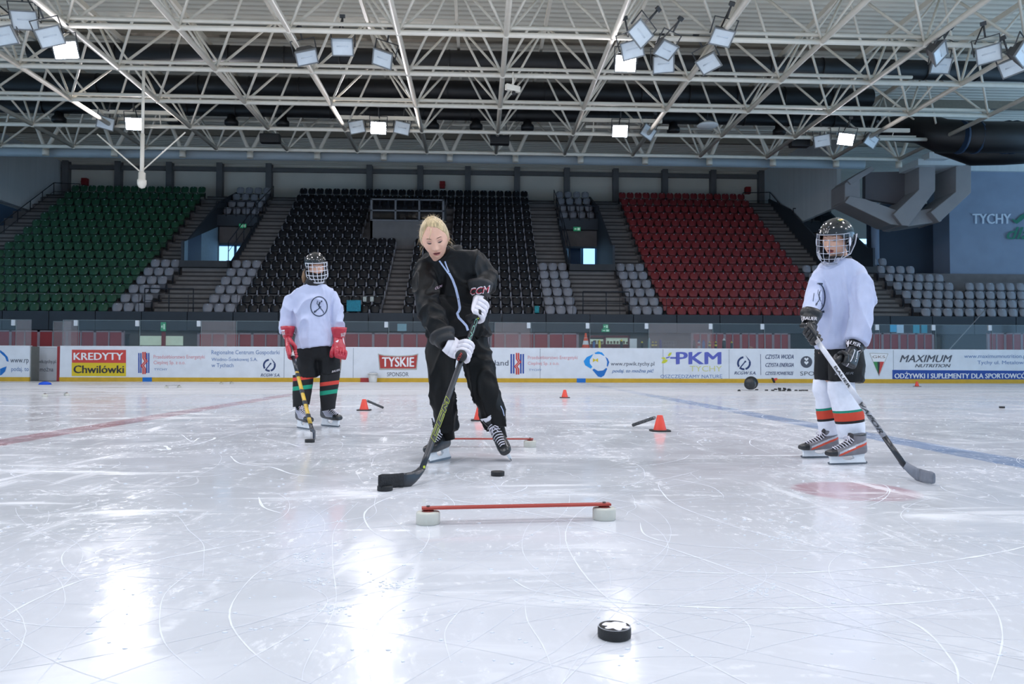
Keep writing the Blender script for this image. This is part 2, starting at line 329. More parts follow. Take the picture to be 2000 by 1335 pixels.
# --- space frame: square bottom grid 2.9 m, top grid half a module off
GX=[.72+2.9*i for i in range(-11,7)]; GY=[32-2.9*j for j in range(0,13)]; ZB,ZT=9.5,11.75
for j,yy in enumerate(GY):
    mb=MB(); mb.cyl((GX[0],yy,ZB),(GX[-1],yy,ZB),.075,8)
    if j in(2,3,4): mb.cyl((GX[0],yy-.05,ZB+.16),(GX[-1]-(4.5 if j==3 else 0),yy-.05,ZB+.18),.055,8)
    if j==2: mb.cyl((GX[0],yy+.5,ZB+.33),(GX[-1],yy+.5,ZB+.33),.05,8)
    for k,xx in enumerate(GX):
        mb.ell((xx,yy,ZB),(.1,.1,.1),0,8,6)
        for sx in(-1,1):
            if not(GX[0]<=xx+sx*1.45<=GX[-1]): continue
            for sy in(-1,1):
                if yy+sy*1.45>33.5: continue
                mb.cyl((xx,yy,ZB),(xx+sx*1.45,yy+sy*1.45,ZT),.04,6)
    struct('ceiling_truss_row',mb,m_white)
mb=MB()
for xx in GX: mb.cyl((xx,GY[-1],ZB),(xx,32,ZB),.08,8)
struct('ceiling_truss_length',mb,m_white)
mb=MB()
for k in range(len(GX)-1): mb.tube([(GX[k]+1.45,GY[-1],ZT),(GX[k]+1.45,33.45,ZT)],[(.09,.05)]*2,8,sq=True)
struct('ceiling_truss_top',mb,m_white)
mb=MB()                      # stout zigzag over the front of the stand and the girder
for xx in GX:
    for sx in(-1,1): mb.cyl((xx+.9,33.6,9.75),(xx+.9+sx*1.1,33.9,12.2),.085,8)
    mb.cyl((xx+.9,33.6,9.55),(xx+.9,33.6,9.8),.14,10)
mb.cyl((GX[0],33.2,11.05),(17.2,33.2,11.05),.06,8); struct('ceiling_truss_edge',mb,m_white)
mb=MB(); mb.tube([(-32,34,9.78),(17.6,34,9.78)],[(.2,.2)]*2,16); mb.b2((-32,33.95,9.92),(17.6,34.3,10.02)); struct('ceiling_girder',mb,m_girder)
# --- ducts
def duct(y_px,Y,r,x0,x1,label,outlets=()):
    z=at(900,y_px,Y).z; xa,xb=at(x0,y_px,Y).x,at(x1,y_px,Y).x; T=Thing('air_duct',label,'duct',(xa,Y,z),'air ducts in the roof')
    mb=MB(); mb.cyl((xa,Y,z),(xb,Y,z),r,20); q=xa+1
    while q<xb: mb.cyl((q-.03,Y,z),(q+.03,Y,z),r+.015,20); q+=1.9
    T.part('pipe',mb,m_black)
    for ox in outlets:
        X=at(ox,y_px+20,Y).x; mb=MB(); mb.lathe([(.2,-.5),(.27,-.46),(.27,-.3),(.18,-.22),(.16,0)],14,M=Matrix.Translation((X,Y,z-r*.6))); T.part('outlet',mb,m_black)
duct(118,26.6,.34,60,2010,'thick black air duct in the roof, upper one of three')
duct(177,29.6,.37,-60,1700,'thick black air duct in the roof, middle one of three')
duct(222,31.2,.27,-60,1715,'black air duct with round outlets, lowest of three',(115,340,452,552,845,930,1030,1315,1522))
# --- stand terraces
NR=16
def RY(k): return 33+.75*k           # seat line
def RZ(k): return 2.955+.458*k+.00306*k*k    # middle of a seat back
def TZ(k): return RZ(k)-.62          # tread
XC=-3.72; V1,V2=XC-9.2,XC+9.2; CW=5.42
def steps(x0,x1,k0,k1,mb,half=False,zmin=None):
    e=.012 if half else 0
    for k in range(k0,k1):
        lo=TZ(k)-1.2 if zmin is None else zmin
        mb.b2((x0,RY(k)-.42-e,lo),(x1,RY(k)+.33,TZ(k)+e))
        if half:
            mb.b2((x0+.02,RY(k)-.05,TZ(k)-.1),(x1-.02,RY(k)+.34,TZ(k)+.24))
            for yy,zz in((RY(k)-.42-e,TZ(k)+e),(RY(k)-.05,TZ(k)+.24)): mb.b2((x0+.01,yy-.03,zz-.07),(x1-.01,yy+.02,zz+.006),1)  # darker strip along each step edge, so the steps read as lines
mb=MB()
steps(-34,V1-1.1,0,NR,mb); steps(V1+1.1,V2-1.1,0,NR,mb); steps(V2+1.1,17.3,0,NR,mb); steps(19.42,34,0,7,mb)
for v in(V1,V2): steps(v-1.1,v+1.1,12,NR,mb)
steps(17.3,19.42,12,NR,mb)
struct('floor_terrace',mb,m_conc)
mb=MB()
for v in(V1,V2,18.36): steps(v-1.1,v+1.1,0,6,mb,True); mb.b2((v-1.1,37.08,0),(v+1.1,37.3,CW)); mb.b2((v-1.1,36.75,0),(v+1.1,37.1,CW-.24))
for x0,x1,a,b in((V1-2.6,V1-1.1,6,NR),(V1+1.1,V1+2.6,6,NR),(V2-2.6,V2-1.1,6,NR),(V2+1.1,V2+2.6,6,NR),(-24.5,-22.95,0,NR),(15.65,17.3,6,NR),(XC-.47,XC+.47,0,9)): steps(x0,x1,a,b,mb,True)
struct('floor_stairs',mb,[mat('stair_concrete',(132,127,125),.85,.12,2.5,bump=.2,bscale=12),mat('stair_edge_dark',(70,66,66),.8)])
# stair edge number plates
for n,(xx,k,nm) in enumerate([(V1,0,'left'),(V1,2,'left'),(V1,4,'left'),(V2,0,'right'),(V2,2,'right'),(V2,4,'right')]): pass
mb=MB(); mb.b2((-36,44.7,CW-.3),(36,48.2,CW))
for v in(V1,V2,18.36): mb.b2((v-1.1,36.4,CW-.3),(v+1.1,44.7,CW))
struct('floor_concourse',mb,m_corr)
# under-stand wall and overhang
mb=MB(); mb.b2((-36,32.3,-.02),(36,32.45,1.95)); struct('wall_understand',mb,mat('understand_wall',(96,92,90),.85,.15,1.5))
mb=MB()
x=-36
while x<36:
    mb.b2((x+.01,31.95,1.95),(x+1.83,32.1,2.72)); x+=1.85
mb.b2((-36,32.0,1.95),(36,32.6,2.34)); struct('wall_stand_front',mb,m_slate,bev=.01)
# handrail with posts along the stand front
def railing(pts,h,label,post=.9,thin=False,name='handrail'):
    T=Thing(name,label,'railing',pts[0]); mb=MB(); up=V((0,0,h)); P=[V(p) for p in pts]
    mb.tube([p+up for p in P],.010 if thin else .025,8); T.part('top_rail',mb,m_frame if thin else m_rail); mb=MB(); mb.tube([p+up*.5 for p in P],.014,6)
    if not thin: T.part('mid_rail',mb,m_rail)
    for a,b in zip(P,P[1:]):
        n=max(1,round((b-a).length/post))
        for i in range(n+(1 if b is P[-1] else 0)):
            q=a.lerp(b,i/n); mb=MB(); mb.cyl(q-V((0,0,.05)),q+up,.012 if thin else .022,6); T.part('post',mb,m_rail)
    return T
# --- back wall with its frame, ceiling-high
mb=MB(); mb.b2((-36,46.1,8.45),(36,46.3,12.6)); struct('wall_back',mb,m_wallb)
for n,px in enumerate((130,232,332,430,526,722,821,914,1010,1107,1202,1298,1392,1486)):
    X=at(px,345,45.9).x; mb=MB(); mb.b2((X-.17,45.7,8),(X+.17,46.1,12.6)); struct('trim_%d'%(n+1),mb,m_frame)
mb=MB(); mb.b2((-25,45.85,at(900,336,45.9).z-.13),(17.5,46.1,at(900,336,45.9).z+.1)); struct('trim_15',mb,m_frame)
# --- concourse behind the vomitories: header, outer wall with glass doors, side parapets
mb=MB()
for v,(d0,d1) in((V1,(425,487)),(V2,(1136,1183)),(18.36,None)) if False else ((V1,(425,487)),(V2,(1136,1183))):
    mb.b2((v-1.1,41.2,7.93),(v+1.1,41.5,TZ(12)+.25))
mb.b2((17.3,41.2,7.93),(19.42,41.5,TZ(12)+.25)); struct('wall_header',mb,m_slate)
m_cwall=mat('concourse_wall',(150,176,196),.7,.05,1)
mb=MB(); mb.b2((-36,36.5,8.3),(36,48.2,8.45)); 
me=MB()
def hole_wall(mb,x0,x1,z0,z1,holes,Y,t=.2):
    X=x0
    for a,b,c,d in sorted(holes):
        mb.b2((X,Y,z0),(a,Y+t,z1)); mb.b2((a,Y,z0),(b,Y+t,c)); mb.b2((a,Y,d),(b,Y+t,z1)); X=b
    mb.b2((X,Y,z0),(x1,Y+t,z1))
HO=[]
for a,b in((424,492),(1137,1176)):
    p,q=at(a,478,47.6),at(b,478,47.6); HO.append((p.x,q.x,CW,p.z))
hole_wall(me,-36,36,CW-.2,8.35,HO+[(-24,-17.2,CW+.6,8.2),(-12.2,-5,CW+.6,8.2),(-3,4.2,CW+.6,8.2),(8.6,15,CW+.6,8.2)],47.6); struct('wall_concourse',me,m_cwall)  # wide openings besides the doors are added out of sight to let daylight in
for n,v in enumerate((V1,V2)):
    mb=MB(); mb.b2((v-1.0,42.2,8.1),(v+1.0,42.32,8.16)); tl=Thing('strip_light','strip light on the ceiling inside the %s stand doorway'%('left','middle')[n],'lamp',(v,42.26,8.16)); tl.part('tube',mb,mat('strip_lamp',(190,225,255),.5,emit=14.)); mb=MB(); mb.b2((v-1.05,42.15,8.16),(v+1.05,42.37,8.31)); tl.part('housing',mb,m_pale)
for n,(a,b,c,d) in enumerate(HO):
    fr=MB(); 
    for xx in (a,b,a+(b-a)*(.53 if n==0 else .68)): fr.b2((xx-.06,47.5,c),(xx+.06,47.6,d))
    fr.b2((a,47.5,d-.08),(b,47.6,d)); fr.b2((a,47.5,c),(b,47.6,c+.1))
    o=struct('door_%d'%(n+1),fr,mat('door_frame',(60,110,150),.5)); g=MB(); g.b2((a,47.54,c),(b,47.56,d)); gl=bpy.data.objects.new('door_glass',g.mesh('door_glass',[glass('door_glass_%d'%n,(.92,.97,1),.01)])); COL.objects.link(gl); gl.parent=o
for n,v in enumerate((V1,V2,18.36)):
    for s in(-1,1):
        mb=MB(); X=v+s*1.06; lowp=(n==0 and s>0)or(n==1 and s<0)
        poly=[(36.6,CW-.1),(36.6,CW+.05),(37.2,CW+.1),(41.6,TZ(12)+.1),(44.6,TZ(15)+.1),(44.6,TZ(14)),(41.6,TZ(11)-.4),(41.6,CW-.1)] if lowp else [(36.6,CW-.1),(36.6,CW+.95),(37.2,CW+1.05),(41.6,TZ(12)+1.0),(44.6,TZ(15)+.6),(44.6,TZ(14)),(41.6,TZ(11)-.4),(41.6,CW-.1)]
        mb.prism(poly,X-.05,X+.05,ax=0)
        if n==0 and s<0:
            for ya,yb,c in((36.75,37.15,1),(37.15,38.9,2),(38.9,41.3,1)): mb.prism([(ya,CW),(yb,CW),(yb,CW+.95+(yb-36.75)*.33),(ya,CW+.95+(ya-36.75)*.33)],X+.05,X+.065,c,ax=0)  # inner face covered with pale and darker blue panels
        struct('wall_parapet',mb,[m_slate,mat('parapet_pale_blue',(150,186,210),.6),mat('parapet_blue',(70,96,128),.6)])
        if lowp: railing([(X,36.7,CW),(X,41.4,TZ(12)),(X,44.5,TZ(15))],.95,'thin rail along the open side of the %s stand doorway'%('left','middle')[n],1.4)
    # parapet rail over the opening
    railing([(v-1.05,41.15,TZ(12)+.2),(v+1.05,41.15,TZ(12)+.2)],.75,('dark rail above the %s stand doorway'%('left','middle','right')[n]),post=.55)
# things seen inside the doorways
def sign(px0,py0,px1,py1,Y,label,name='exit_sign',rgb=(40,150,105),fg=True,emit=.25,cat='sign',hang=0):
    a,b=at(px0,py1,Y),at(px1,py0,Y); T=Thing(name,label,cat,(a.x,Y,a.z)); mb=MB(); mb.b2((a.x,Y-.02,a.z),(b.x,Y+.03,b.z)); T.part('plate',mb,mat('sign_%d_%d_%d'%rgb,rgb,.5,.05,emit=emit))
    if hang:
        mb=MB()
        for t in(.2,.8): mb.cyl((a.x+(b.x-a.x)*t,Y,b.z-.02),(a.x+(b.x-a.x)*t,Y,hang),.012,6)
        T.part('hanger',mb,m_rail)
    if fg:
        mb=MB(); w,h=b.x-a.x,b.z-a.z
        P=lambda u,v:(a.x+w*u,Y-.026,a.z+h*v)
        mb.add([P(.12,.4),P(.3,.4),P(.3,.25),P(.45,.5),P(.3,.75),P(.3,.6),P(.12,.6)],[tuple(range(7))]); mb.add([P(.55,.2),P(.88,.2),P(.88,.8),P(.55,.8)],[(0,1,2,3)])
        T.part('pictogram',mb,mat('sign_pale',(190,225,205),.5,.02,emit=.3),fix=False)
    return T
sign(467,437,481,445,41.15,'small green exit sign over the left stand doorway'); sign(1120,443,1134,451,41.15,'small green exit sign over the middle stand doorway')
sign(458,456,466,463,43.2,'green exit plate hanging inside the left stand doorway',emit=.6,hang=8.32); sign(1160,460,1172,467,43.2,'green exit plate hanging inside the middle stand doorway',emit=.6,hang=8.32)
mb=MB(); a,b=at(1117,471,44.5),at(1130,457,44.5); mb.b2((a.x,44.5,a.z),(b.x,44.7,b.z)); solo('notice_board',mb,m_slate,'dark square board inside the middle stand doorway','board')
mb=MB(); a,b=at(1110,512,43),at(1134,476,43); mb.b2((a.x,43,CW),(b.x,43.2,b.z)); solo('partition_panel',mb,mat('part_blue',(70,104,140),.6),'grey blue partition just inside the middle stand doorway','partition')
mb=MB(); a,b=at(383,512,43),at(420,470,43); mb.b2((a.x,43,CW),(b.x,43.15,b.z)); solo('partition_panel',mb,mat('part_blue',(70,104,140),.6),'grey blue partition just inside the left stand doorway','partition')
# --- side walls of the stand
zl=at(10,396,41).z
mb=MB(); mb.b2((-24.9,33.5,zl),(-24.6,46.2,12.6))
struct('wall_left',mb,m_pale)
mb=MB(); mb.b2((-25.4,40,0),(-25.2,46.2,zl)); mb.b2((-25.4,34,0),(-25.2,40,TZ(0)+1.2)); mb.b2((-25.4,36.6,0),(-25.2,37.1,zl)); struct('wall_left_lower',mb,mat('blue_grey_wall',(70,96,124),.7,.08,1))
mb=MB(); mb.b2((17.45,36.3,8.35),(17.65,46.2,12.6)); struct('wall_right',mb,m_pale)
mb=MB(); mb.b2((20.3,38.8,0),(28,39,9)); struct('wall_right_lower',mb,mat('blue_dark_wall',(46,58,74),.7,.08,1))
railing([(-24.3,33.4,TZ(0)),(-24.3,44.6,TZ(15)),(-22.95,44.8,TZ(15))],1.0,'dark stair railing climbing beside the green seats',1.4)
railing([(17.35,33.4,TZ(0)),(17.35,44.6,TZ(15)),(15.8,44.8,TZ(15))],1.0,'dark stair railing climbing beside the red seats',1.4)
# --- right corner: walls, column, concrete bracing, sign
a,b=at(1723,560,39.4),at(1862,420,39.4); mb=MB(); mb.b2((a.x,39.4,0),(b.x+.5,39.7,9.2)); struct('wall_corner',mb,m_taupe)
a=at(1856,560,37.4); mb=MB(); mb.b2((a.x,37.4,2),(34,39.3,at(1950,335,37.4).z)); struct('wall_end',mb,m_gwall)
b=at(1895,333,37.2); c=at(1990,300,37.2); mb=MB(); mb.b2((b.x,37.2,b.z),(34,37.5,c.z)); struct('wall_end_cladding',mb,m_pale)
a=at(1709,440,38.6); mb=MB(); mb.cyl((a.x,38.6,3),(a.x,38.6,9),.2,14); solo('concrete_column',mb,m_gwall,'round grey column left of the taupe corner wall','column')
def px_slab(pts,Y,d): 
    mb=MB(); P=[at(x,y,Y) for x,y in pts]; mb.prism([(p.x,p.z) for p in P],Y,Y+d); return mb
m_brace=mat('brace_concrete',(160,157,158),.85,.06,1.2)
T=Thing('concrete_brace','grey forked concrete brace under the roof at the right corner','brace',at(1770,440,34.5))
T.part('beam',px_slab([(1650,395),(1660,382),(1690,388),(1765,415),(1830,405),(1840,432),(1800,438),(1775,442),(1740,438)],34.6,1.3),m_brace,bev=.03)
T.part('prong',px_slab([(1762,440),(1745,418),(1795,370),(1795,320),(1827,320),(1827,372),(1775,441)],34.4,1.7),m_brace,bev=.03)
T.part('prong',px_slab([(1835,434),(1818,414),(1867,374),(1867,322),(1897,322),(1897,376)],34.2,1.7),m_brace,bev=.03)
T.part('upright',px_slab([(1650,398),(1650,358),(1663,348),(1680,350),(1680,392)],34.8,1.4),m_brace,bev=.03)
T.part('infill',px_slab([(1690,336),(1795,334),(1795,372),(1765,400),(1690,388)],35.6,.3),m_taupe,bev=.02)
T.part('cap',px_slab([(1793,309),(1886,309),(1886,322),(1793,322)],34.0,1.6),m_pale,bev=.02)
T.part('ledge',px_slab([(1655,352),(1702,324),(1708,332),(1662,360)],34.7,1.3),m_brace,bev=.02)
m_sw=mat('sign_white',(214,226,240),.5,.03); m_sg=mat('sign_green',(20,120,96),.5,.05)
T=Thing('wall_lettering','white and green lettering mounted on the grey end wall','sign',at(1930,440,37.3))
mb=MB(); text_px(mb,'*TYCHY',1899,417,1975,437,37.30); T.part('white_letters',mb,m_sw,fix=False)
mb=MB(); poly_px(mb,[(1976,426),(1984,430),(1994,420),(2010,412),(2010,418),(1996,430),(1986,437),(1980,433)],37.30); text_px(mb,'/dla',1966,443,2012,467,37.30); T.part('green_letters',mb,m_sg,fix=False)
# big round duct at the upper right
T=Thing('air_duct','big black duct turning the corner under the roof at the upper right','duct',at(1830,280,31),'air ducts in the roof')
mb=MB(); mb.tube([at(1786,222,30)+V((0,2,0)),at(1800,250,30),at(1840,266,29),at(1920,268,28.5),at(2060,268,28)],[.5,.62,.66,.6,.58],18); T.part('pipe',mb,m_black)
mb=MB(); mb.tube([at(1830,285,31.5),at(1900,300,31),at(1960,296,30.5),at(2060,290,30)],[.3,.5,.55,.55],18); T.part('branch',mb,m_black)
for px in (1875,1905,1965,1980):
    a=at(px,268,28.6); mb=MB(); mb.cyl(a-V((.04,0,0)),a+V((.04,0,0)),.64,18); T.part('collar',mb,mat('collar_blue',(40,62,88),.4))
mb=MB(); a,b=at(1815,309,33.6),at(1855,297,33.6); mb.b2((a.x,33.6,a.z),(b.x,34.2,b.z)); solo('vent_box',mb,m_pale,'small pale box on top of the concrete brace','box',bev=.02)
# --- red hose boxes on the back wall
for px,py,l in((166,355,'left, above the green seats'),(864,361,'middle, above the black seats'),(1460,372,'right, beside the red seats')):
    a=at(px,py,45.94); mb=MB(); mb.box(a,(.32,.3,.42)); mb.box(a+V((0,-.02,.0)),(.36,.3,.05)); solo('hose_box',mb,mat('hose_red',(150,30,34),.5),'small red fire hose box on the back wall, '+l,'hose box',base=a,bev=.02)
# --- far shell of the hall behind and beside the camera
mb=MB(); mb.b2((-38,-10.2,0),(38,-10,12.6)); struct('wall_front',mb,m_pale)
for s,nm in((-1,'west'),(1,'east')):
    mb=MB(); X=s*38
    lo_,hi_=(3.,6.) if s<0 else (.8,9.4)
    for z0,z1 in((-.3,lo_),(hi_,12.6)): mb.b2((X-.1,-10,z0),(X+.1,48,z1))
    for yy in range(-10,49,8): mb.b2((X-.1,yy-.4,lo_),(X+.1,yy+.4,hi_))
    struct('wall_'+nm,mb,m_pale)
# ================================================================ people
def remesh(mb,voxel,smooth=6,fac=.5):
    me=mb.mesh('tmp',[]); fixn(me); o=bpy.data.objects.new('tmp',me); COL.objects.link(o)
    r=o.modifiers.new('r','REMESH'); r.mode='VOXEL'; r.voxel_size=voxel
    if smooth: s=o.modifiers.new('s','SMOOTH'); s.iterations=smooth; s.factor=fac
    out=bpy.data.meshes.new_from_object(o.evaluated_get(bpy.context.evaluated_depsgraph_get())); bpy.data.objects.remove(o); bpy.data.meshes.remove(me); return out
def folds(me,amp,fr,aniso=(1,1,1),seed=0,fine=.3,mask=None):
    ns=[v.normal.copy() for v in me.vertices]
    for v,n in zip(me.vertices,ns):
        p=V((v.co.x*aniso[0],v.co.y*aniso[1],v.co.z*aniso[2]))*fr+V((seed,seed*1.7,0))
        w=noise.noise_vector(p*.6)*.8
        a=(1-abs(noise.noise(p+w))*2.2)**3-.3; b=(1-abs(noise.noise(p*2.3+w*1.5))*2)-.5
        v.co+=n*amp*(a+fine*b)*(mask(v.co) if mask else 1)
    me.update()
def paint(me,mats,fn):
    for m in mats: me.materials.append(m)
    for p in me.polygons: p.material_index=fn(p.center); p.use_smooth=True
def smooth_all(me):
    for p in me.polygons: p.use_smooth=True
    return me
def put(T,name,me,mats=None,parent=None,label=None):
    if mats is not None:
        me.materials.clear()
        for m in L(mats): me.materials.append(m)
    me.transform(Matrix.Translation(-T.base)); smooth_all(me)
    o=bpy.data.objects.new(name,me); COL.objects.link(o); o.parent=parent or T.o
    if label: o['label']=label
    return o
def bvh_of(*mes):
    vs=[];fs=[]
    for me in mes:
        k=len(vs); vs+=[v.co.copy() for v in me.vertices]; fs+=[tuple(i+k for i in p.vertices) for p in me.polygons]
    return BVHTree.FromPolygons(vs,fs)
def onto(bv,px,py,off=.003,Y0=5.):
    d=ray(px,py).normalized(); h=bv.ray_cast(CAMP,d)
    if h[0] is None:
        h=bv.find_nearest(at(px,py,Y0)); return h[0]-d*off
    return h[0]-d*off
def decal_text(mb,bv,s,p00,p10,p01,mat=0,off=.003,Y0=5.):
    """lettering printed on a garment: p00 lower left, p10 lower right, p01 upper left, in photo pixels"""
    v,f,_=TEXTS[s]; mb.add([onto(bv,p00[0]+(p10[0]-p00[0])*x+(p01[0]-p00[0])*y,p00[1]+(p10[1]-p00[1])*x+(p01[1]-p00[1])*y,off+.0005*k,Y0) for x,y,k in v],f,mat)
def decal_line(mb,bv,pts,w,mat=0,off=.003,sub=5,Y0=5.):
    P=[]
    for a,b in zip(pts,pts[1:]):
        for k in range(sub): P.append((a[0]+(b[0]-a[0])*k/sub,a[1]+(b[1]-a[1])*k/sub))
    P.append(pts[-1]); vs=[]
    for i,p in enumerate(P):
        a=P[max(i-1,0)];b=P[min(i+1,len(P)-1)]; d=math.hypot(b[0]-a[0],b[1]-a[1]) or 1; n=(-(b[1]-a[1])/d,(b[0]-a[0])/d); ww=w[0]+(w[1]-w[0])*i/(len(P)-1) if isinstance(w,tuple) else w
        for s in(-.5,.5): vs.append(onto(bv,p[0]+n[0]*ww*s,p[1]+n[1]*ww*s,off,Y0))
    mb.add(vs,[(2*i,2*i+1,2*i+3,2*i+2) for i in range(len(P)-1)],mat)
def decal_poly(mb,bv,pts,mat=0,off=.003,Y0=5.):
    c=(sum(p[0] for p in pts)/len(pts),sum(p[1] for p in pts)/len(pts)); n=len(pts)
    mb.add([onto(bv,c[0],c[1],off,Y0)]+[onto(bv,p[0],p[1],off,Y0) for p in pts],[(0,i+1,(i+1)%n+1) for i in range(n)],mat)
def rows(L_,n=20):
    """horizontal rings from photo rows: (px, py, Y, half width px, depth m[, tilt])"""
    R=[]
    for q in L_:
        px,py,Y,hw,d=q[:5]; tl=q[5] if len(q)>5 else 0; c=at(px,py,Y); a=hw/ppm(Y)
        ring=[]
        for j in range(n):
            t=2*math.pi*j/n; ct,st=math.cos(t),math.sin(t); e=(abs(ct)**2.4+abs(st)**2.4)**(-1/2.4); ring.append(c+V((a*ct*e,d*st*e,tl*a*ct)))
        R.append(ring)
    return R
def frame(f,u):
    f=V(f).normalized(); u=V(u); u=(u-f*u.dot(f)).normalized(); r=f.cross(u); return Matrix((r,f,u)).transposed()   # local x right hand side, y forward, z up
def place(c,R,s=1.): return Matrix.Translation(c)@(R.to_4x4())@Matrix.Scale(s,4)
m_skin=mat('skin',(226,178,154),.5,.05,14,spec=.4); m_skin.node_tree.nodes['Principled BSDF'].inputs['Subsurface Weight'].default_value=.12; m_skin.node_tree.nodes['Principled BSDF'].inputs['Subsurface Radius'].default_value=(.02,.008,.004)
m_lip=mat('lips',(178,96,96),.4,.05,30); m_brow=mat('brow',(104,76,62),.8); m_lid=mat('eyelid_shadow',(196,150,134),.5); m_lash=mat('lashes',(48,36,34),.6)
m_hair=mat('blond_hair',(202,176,132),.5,.4,16,sheen=.3,stretch=(6,6,.8),bump=.5,bscale=22)
def headf(d):
    """surface of a head along unit direction d (x side, y front, z up), metres from its middle"""
    x,y,z=d; a,b,c=.076,.096,.118
    t=1/math.sqrt((x/a)**2+(y/b)**2+(z/c)**2); p=V((x*t,y*t,z*t))
    if p.z<0:
        k=min(1,-p.z/.118); p.x*=1-.34*k**1.6; p.y=p.y*(1-.05*k) if p.y>0 else p.y*(1-.38*k)
    g=lambda cx,cz,sx,sz:math.exp(-((p.x-cx)/sx)**2-((p.z-cz)/sz)**2)
    if p.y>0:
        fr=min(1,p.y/.05); q=0
        q+=.0265*g(0,-.030,.0105,.015)+.012*g(0,-.006,.009,.022)+.0075*(g(.0115,-.036,.007,.007)+g(-.0115,-.036,.007,.007))
        q-=.0105*(g(.031,.010,.0155,.0095)+g(-.031,.010,.0155,.0095)); q+=.0055*(g(.031,.0085,.011,.0065)+g(-.031,.0085,.011,.0065))
        q+=.0042*(g(.030,.029,.022,.008)+g(-.030,.029,.022,.008)); q+=.0065*(g(.042,-.022,.02,.02)+g(-.042,-.022,.02,.02))
        q+=.0065*g(0,-.0585,.017,.0055)+.0075*g(0,-.0735,.015,.006)-.0085*g(0,-.0655,.018,.0028)
        q+=.0085*g(0,-.103,.02,.014)-.003*g(0,-.085,.025,.006); q-=.006*(g(.062,.03,.02,.03)+g(-.062,.03,.02,.03))
        p.y+=q*fr
    return p
def head_mb(mb,M,nu=84,nv=72,lo=.012,hi=.988):
    R=[]
    for i in range(nv+1):
        th=math.pi*(lo+(hi-lo)*i/nv); R.append([headf(V((math.sin(th)*math.sin(2*math.pi*j/nu),math.sin(th)*math.cos(2*math.pi*j/nu),-math.cos(th)))) for j in range(nu)])
    mb.rings(R,0,True,True,M)
    for s in(-1,1): mb.ell((s*.076,-.012,-.004),(.010,.020,.032),0,12,8,M)
def facepart(T,M,bv,name,polys,m,parent=None,off=.0022):
    """flat patches laid on the face: lists of local (x,z)"""
    mb=MB(); f=(M.to_3x3()@V((0,1,0))).normalized()
    for P in polys:
        c=(sum(p[0] for p in P)/len(P),sum(p[1] for p in P)/len(P)); vs=[]
        for q in [c]+P:
            o=M@V((q[0],.25,q[1])); h=bv.ray_cast(o,-f); vs.append((h[0] if h[0] is not None else M@V((q[0],.09,q[1])))+f*off)
        mb.add(vs,[(0,i+1,(i+1)%len(P)+1) for i in range(len(P))],0,True)
    T.part(name,mb,m,parent,fix=False)
def ellp(cx,cz,a,b,n=14,rot=0): return [(cx+a*math.cos(2*math.pi*i/n)*math.cos(rot)-b*math.sin(2*math.pi*i/n)*math.sin(rot),cz+a*math.cos(2*math.pi*i/n)*math.sin(rot)+b*math.sin(2*math.pi*i/n)*math.cos(rot)) for i in range(n)]
def browp(s,hi=.0): return [(s*.012,.0255),(s*.022,.0315+hi),(s*.036,.0325+hi),(s*.047,.0265),(s*.036,.0295+hi*.9),(s*.022,.028+hi)]
def features(T,M,bv,body,down=True):
    facepart(T,M,bv,'eyelid',[ellp(s*.031,.0095,.0145,.0068) for s in(-1,1)],m_lid,body)
    if not down: facepart(T,M,bv,'eye',[ellp(s*.031,.008,.0115,.0046) for s in(-1,1)],mat('eye_white',(226,222,220),.3),body,.002); facepart(T,M,bv,'iris',[ellp(s*.031,.008,.0048,.0046) for s in(-1,1)],m_lash,body,.003)
    facepart(T,M,bv,'eyelashes',[[(s*.016,.0045),(s*.025,-.0006),(s*.035,-.001),(s*.047,.006),(s*.035,.0052),(s*.025,.0054)] for s in(-1,1)],m_lash,body,.0032)
    facepart(T,M,bv,'eyebrow',[browp(s) for s in(-1,1)],m_brow,body)
    facepart(T,M,bv,'lips',[[(-.023,-.064),(-.012,-.0575),(-.004,-.0555),(0,-.057),(.004,-.0555),(.012,-.0575),(.023,-.064),(.012,-.0625),(0,-.0632),(-.012,-.0625)],[(-.021,-.0672),(-.01,-.0688),(0,-.0692),(.01,-.0688),(.021,-.0672),(.012,-.0765),(0,-.079),(-.012,-.0765)]],m_lip,body)
    facepart(T,M,bv,'mouth_gap',[[(-.022,-.0645),(-.012,-.0622),(0,-.063),(.012,-.0622),(.022,-.0645),(.012,-.069),(0,-.0698),(-.012,-.069)]],mat('mouth_dark',(74,36,38),.5),body,.0034)
